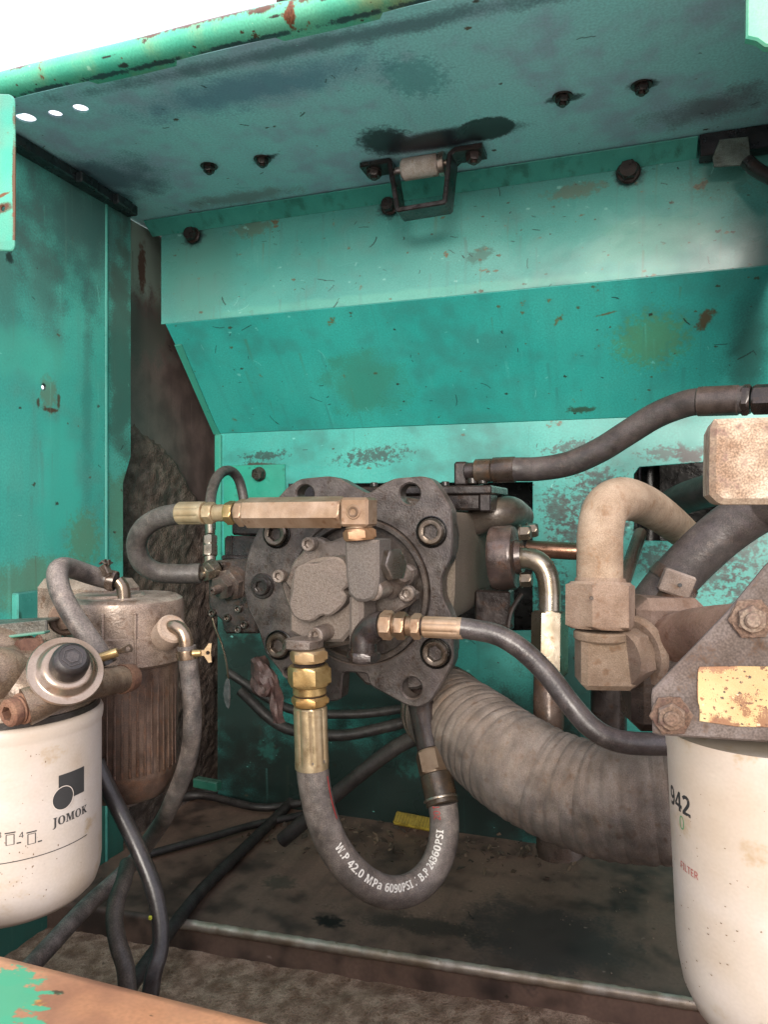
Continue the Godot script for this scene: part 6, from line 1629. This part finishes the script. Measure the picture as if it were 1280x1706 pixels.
	for i in 60:
		var v := Vector2(rng.randf_range(0.0, 1.0), pow(rng.randf(), 1.8))
		if v.x < 0.3 and v.y > 0.35: continue
		if v.y > 0.55 and rng.randf() < 0.6: continue
		spots.append([t0 + v * tsz, Vector2(rng.randf_range(0.0006, 0.003), rng.randf_range(0.0005, 0.0018)), 0.0, Color(0.48, 0.31, 0.21) if i % 2 else Color(0.36, 0.23, 0.17), 0.85, 1.8])
	spots.append([t0 + Vector2(0.055, 0.006), Vector2(0.05, 0.012), 0.0, Color(0.46, 0.31, 0.21), 0.85, 2.4, 0.4])
	spots.append([t0 + Vector2(0.085, 0.022), Vector2(0.04, 0.022), 0.0, Color(0.46, 0.31, 0.21), 0.85, 2.4, 0.4])
	spots.append([t0 + Vector2(0.008, 0.041), Vector2(0.012, 0.006), 0.0, Color(0.50, 0.34, 0.23), 0.85, 2.0, 0.4])
	var tex := sheet_texture(360, 180, 601, t0, tsz, {"chips": 260, "chip_size": 0.0009, "base": Color(0.70, 0.61, 0.42), "pale": Color(0.74, 0.67, 0.50), "grime": Color(0.60, 0.49, 0.33), "grime_amount": 0.5, "streak_amount": 0.0, "rust": Color(0.48, 0.30, 0.18), "rust_amount": 0.08, "stains": spots})
	s = Shape.new()
	plate(s, front(-0.4738), round_poly([Vector2(0.0348, 0.5293), Vector2(0.1123, 0.5332), Vector2(0.1123, 0.4988), Vector2(0.0341, 0.4938), Vector2(0.0345, 0.5041), Vector2(0.0328, 0.5093), Vector2(0.0331, 0.526)], 1), [], 0.001, 0.0003, t0, tsz)
	part(s, "rating_plate", b, painted(tex, 0.7, 0.1), {}).set_meta("label", "blank yellow plate eaten by rust")
	# ---- filter head behind the bracket
	var h := thing("oil_filter_mount", "brown cast filter mount between the tan elbow and the angled bracket", "filter mount", Vector3(0.0419, 0.4932, -0.7759))
	var BR := {"c": Color(0.15, 0.108, 0.09), "d": Color(0.36, 0.255, 0.195), "a": 0.75}
	s = Shape.new()
	box(s, Vector3(0.0268, 0.4817, -0.8712), Vector3(0.075, 0.092, 0.07), 0.012, Basis(Vector3.UP, 0.3))
	part(s, "casting", h, M.dusty, BR)
	s = Shape.new()
	tube(s, [Vector3(0.0281, 0.4804, -0.8558), Vector3(0.0544, 0.4981, -0.8014), Vector3(0.089, 0.5134, -0.7287), Vector3(0.1228, 0.5273, -0.6557)], 0.0255, 28)
	part(s, "neck", h, M.dusty, {"c": Color(0.20, 0.12, 0.09), "d": Color(0.38, 0.25, 0.18), "a": 0.75})
	s = Shape.new()
	tube(s, [Vector3(0.0392, 0.4986, -0.8596), Vector3(0.0343, 0.521, -0.8896), Vector3(0.0284, 0.5295, -0.9035)], 0.024, 22)
	part(s, "hose_spigot", h, M.oily, BR)
	s = Shape.new()
	box(s, Vector3(0.0158, 0.4336, -0.8515), Vector3(0.06, 0.09, 0.06), 0.01, Basis(Vector3.UP, 0.3))
	part(s, "foot", h, M.oily, {"c": Color(0.06, 0.05, 0.045), "d": Color(0.15, 0.12, 0.1), "a": 0.7})
	# ---- rusty block in front of everything
	var k := thing("rusty_block", "pale rusty chamfered steel block jutting in from the right edge", "steel block", Vector3(0.0742, 0.6579, -0.6072))
	s = Shape.new()
	var zr := -0.555
	plate(s, front(zr), PackedVector2Array([Vector2(0.0499, 0.6844), Vector2(0.1316, 0.6838), Vector2(0.1316, 0.6251), Vector2(0.0548, 0.6253), Vector2(0.0514, 0.627), Vector2(0.0468, 0.632), Vector2(0.0465, 0.6419), Vector2(0.0472, 0.6783)]), [], 0.06, 0.004)
	part(s, "block_body", k, M.rusty, {"c": Color(0.46, 0.41, 0.36), "d": Color(0.60, 0.54, 0.46), "a": 0.8, "f": 1.6})

func build_small_things():
	var s := Shape.new()
	# yellow ribbed offcut on the floor
	var y := thing("yellow_offcut", "small yellow ribbed plastic offcut lying on the floor plate", "plastic scrap", Vector3(-0.4191, 0.01, -1.399))
	var a := Vector3(-0.4543, 0.018, -1.3846)
	var b := Vector3(-0.371, 0.018, -1.3749)
	var d := (b - a)
	var bas := Basis(d.normalized(), Vector3.UP.rotated(d.normalized(), 0.7), d.normalized().cross(Vector3.UP.rotated(d.normalized(), 0.7)))
	box(s, (a + b) * 0.5, Vector3(d.length(), 0.010, 0.026), 0.003, bas)
	part(s, "strip", y, M.plastic, {"c": Color(0.55, 0.42, 0.05), "d": Color(0.25, 0.19, 0.06), "a": 0.7})
	for i in 13:
		s = Shape.new()
		box(s, a.lerp(b, (i + 0.7) / 13.6) + bas.y * 0.005, Vector3(0.0025, 0.003, 0.022), 0.0007, bas)
		part(s, "rib", y, M.plastic, {"c": Color(0.60, 0.46, 0.06), "d": Color(0.3, 0.22, 0.06), "a": 0.6})
	# twisted red rag
	var rag := thing("rag", "twisted faded red rag hanging under the pump's left ear", "rag", Vector3(-0.5132, 0.3596, -0.9655))
	s = Shape.new()
	tube(s, [Vector3(-0.5371, 0.3995, -0.9784), Vector3(-0.5239, 0.3838, -0.9724), Vector3(-0.5115, 0.369, -0.9714), Vector3(-0.5148, 0.3567, -0.9703), Vector3(-0.5272, 0.3661, -0.9713), Vector3(-0.5246, 0.3845, -0.9775)], func(u, th): return 0.012 + 0.003 * sin(th * 3.0 + u * 120.0) + 0.002 * sin(u * 90.0), 16, 0.004)
	tube(s, [Vector3(-0.5098, 0.3778, -0.972), Vector3(-0.5016, 0.3579, -0.9695), Vector3(-0.4992, 0.3333, -0.9704), Vector3(-0.4975, 0.3132, -0.9709)], func(u, th): return 0.0085 + 0.002 * sin(th * 2.0 + u * 150.0) + 0.0012 * sin(th * 5.0), 16, 0.003)
	part(s, "cloth", rag, M.rubber, {"c": Color(0.09, 0.048, 0.044), "d": Color(0.18, 0.12, 0.105), "a": 0.9, "f": 2.0})
	# dangling wire with a dirty tag
	var wi := thing("tag_wire", "thin bare wire with a limp plastic tag below the regulator", "wire", Vector3(-0.5631, 0.4161, -0.9272))
	s = Shape.new()
	tube(s, [Vector3(-0.5778, 0.4677, -0.9221), Vector3(-0.5718, 0.4508, -0.9221), Vector3(-0.5626, 0.4297, -0.9231), Vector3(-0.5569, 0.404, -0.9251), Vector3(-0.5566, 0.3817, -0.9294)], 0.0016, 8)
	part(s, "wire_strand", wi, M.steel, {"c": Color(0.40, 0.36, 0.30)})
	s = Shape.new()
	plate(s, Transform3D(Basis(Vector3(0.8988, 0, 0.4384), Vector3.UP, Vector3(-0.4384, 0, 0.8988)), Vector3(-0.5591, 0.3645, -0.9286)), round_poly([Vector2(-0.009, -0.012), Vector2(0.003, -0.028), Vector2(0.009, -0.018), Vector2(0.008, 0.015), Vector2(0.0, 0.018), Vector2(-0.006, 0.008)], 1), [], 0.0012, 0.0003)
	part(s, "plastic_tag", wi, M.plastic, {"c": Color(0.24, 0.22, 0.22), "d": Color(0.4, 0.36, 0.34), "a": 0.7})
	# hoses and cables near the sill
	var CABLE := {"c": Color(0.022, 0.02, 0.021), "d": Color(0.085, 0.075, 0.068), "a": 0.7}
	var c1 := thing("black_cable", "glossy black cable curving down behind the cream fuel filter", "cable", Vector3(-0.4681, 0.2434, -0.6215))
	s = Shape.new()
	tube(s, [Vector3(-0.4996, 0.3763, -0.5894), Vector3(-0.4897, 0.3529, -0.5929), Vector3(-0.4759, 0.3237, -0.5976), Vector3(-0.4535, 0.2932, -0.5948), Vector3(-0.4347, 0.2638, -0.5906), Vector3(-0.4222, 0.2352, -0.5844), Vector3(-0.4166, 0.216, -0.5757), Vector3(-0.4161, 0.2002, -0.5653), Vector3(-0.415, 0.1662, -0.5551)], 0.0078, 18)
	part(s, "cable_body", c1, M.gloss_rubber, {"c": Color(0.03, 0.028, 0.03), "d": Color(0.09, 0.08, 0.075), "a": 0.5})
	var c2 := thing("short_hose", "dusty bent hose stub standing behind the sill left of the cable", "hose", Vector3(-0.488, 0.2074, -0.6146))
	s = Shape.new()
	tube(s, [Vector3(-0.5232, 0.2388, -0.6659), Vector3(-0.5078, 0.2344, -0.6395), Vector3(-0.5009, 0.2261, -0.6207), Vector3(-0.4931, 0.2131, -0.6076), Vector3(-0.4792, 0.1981, -0.5965), Vector3(-0.466, 0.1809, -0.5905), Vector3(-0.4573, 0.1501, -0.5829)], 0.0085, 18)
	part(s, "hose_body", c2, M.rubber, {"c": Color(0.06, 0.055, 0.05), "d": Color(0.18, 0.15, 0.125), "a": 0.8, "f": 1.5})
	var paths := [
		["thin black cable crossing the floor plate from left to centre", [Vector3(-0.8432, 0.012, -1.0779), Vector3(-0.7575, 0.012, -1.2008), Vector3(-0.7095, 0.012, -1.2734), Vector3(-0.6423, 0.012, -1.3476), Vector3(-0.5715, 0.012, -1.464), Vector3(-0.5559, 0.012, -1.8557)], 0.007],
		["black cable on the floor running from the sill towards the pump", [Vector3(-0.6004, 0.012, -0.7398), Vector3(-0.6259, 0.012, -0.831), Vector3(-0.6626, 0.012, -1.0155), Vector3(-0.6734, 0.012, -1.1653), Vector3(-0.6846, 0.012, -1.3519), Vector3(-0.7028, 0.012, -1.5709), Vector3(-0.6384, 0.012, -1.854)], 0.010],
		["black cable under the large hose on the floor's far side", [Vector3(-0.921, 0.012, -1.3437), Vector3(-0.8355, 0.012, -1.4458), Vector3(-0.7159, 0.012, -1.5663), Vector3(-0.6244, 0.012, -1.722), Vector3(-0.5319, 0.012, -1.9465)], 0.009],
		["thin dark cable beside the green offcut at the back of the floor", [Vector3(-0.9482, 0.014, -1.2784), Vector3(-0.8913, 0.014, -1.366), Vector3(-0.7386, 0.014, -1.3506), Vector3(-0.6666, 0.014, -1.3985)], 0.008],
		["farthest black cable along the foot of the back wall", [Vector3(-0.8387, 0.03, -1.8349), Vector3(-0.704, 0.03, -1.9416), Vector3(-0.5534, 0.03, -2.0249)], 0.010],
		["sagging black cable low behind the pressure hose", [Vector3(-0.6933, 0.2921, -1.1997), Vector3(-0.6111, 0.2317, -1.2068), Vector3(-0.5108, 0.2214, -1.2202), Vector3(-0.4232, 0.2412, -1.2292), Vector3(-0.3381, 0.2699, -1.2373)], 0.010],
		["upper dark cable crossing behind the pressure hose", [Vector3(-0.7089, 0.3274, -1.1837), Vector3(-0.5963, 0.267, -1.2013), Vector3(-0.4868, 0.2617, -1.2179), Vector3(-0.4002, 0.2755, -1.2265), Vector3(-0.3355, 0.2932, -1.2277)], 0.008],
		["thick dark cable leaning from the floor to the intake hose", [Vector3(-0.5928, 0.0428, -1.1708), Vector3(-0.515, 0.114, -1.1764), Vector3(-0.4489, 0.1731, -1.178), Vector3(-0.3847, 0.2255, -1.179), Vector3(-0.3223, 0.2615, -1.1793)], 0.013]]
	for p in paths:
		var c := thing("floor_cable", p[0], "cable", p[1][2], "cables on the floor plate")
		s = Shape.new()
		tube(s, p[1], p[2], 14, 0.012)
		part(s, "cable_body", c, M.rubber, CABLE)
	var go := thing("green_offcut", "short dark green square bar end on the floor near the separator hose", "metal bar", Vector3(-0.9027, 0.02, -1.4188))
	s = Shape.new()
	box(s, Vector3(-0.69, 0.1604, -1.0845), Vector3(0.05, 0.016, 0.016), 0.002, Basis(Vector3.UP, -0.1))
	part(s, "bar_end", go, M.teal, {"c": Color(0.03, 0.16, 0.11), "d": Color(0.1, 0.1, 0.08), "a": 0.6})
	s = Shape.new()
	var pb := thing("plastic_bit", "tiny yellow-green plastic bit stuck on the cable", "plastic scrap", Vector3(-0.428, 0.2441, -0.5771))
	box(s, Vector3(-0.4274, 0.2447, -0.5762), Vector3(0.003, 0.0035, 0.002), 0.0004)
	part(s, "bit", pb, M.plastic, {"c": Color(0.5, 0.55, 0.06)})
	# heap of dirt and leaves at the back of the floor
	s = Shape.new()
	rng.seed = 44
	for i in 260:
		var u := rng.randf_range(0.0, 1.0)
		var at := Vector3(-0.7099, 0, -1.2741).lerp(Vector3(-0.1668, 0, -1.3426), u) + Vector3(rng.randfn(0, 0.03), rng.randf_range(0.0, 0.012), rng.randfn(0, 0.04))
		var q := rng.randf_range(0.003, 0.010)
		var e1 := Vector3(rng.randfn(), rng.randfn() * 0.4, rng.randfn()).normalized() * q
		var e2 := Vector3(rng.randfn(), rng.randfn() * 0.4, rng.randfn()).normalized() * q * 0.6
		s.quad(at - e1, at - e2, at + e1, at + e2 + Vector3(0, q * 0.3, 0))
	var heap := part(s, "leaf_litter", self, M.dusty, {"c": Color(0.07, 0.055, 0.045), "d": Color(0.2, 0.155, 0.11), "a": 1.0, "f": 5.0})
	tag(heap, "dry leaf scraps and dirt along the back of the floor plate", "litter", "stuff")
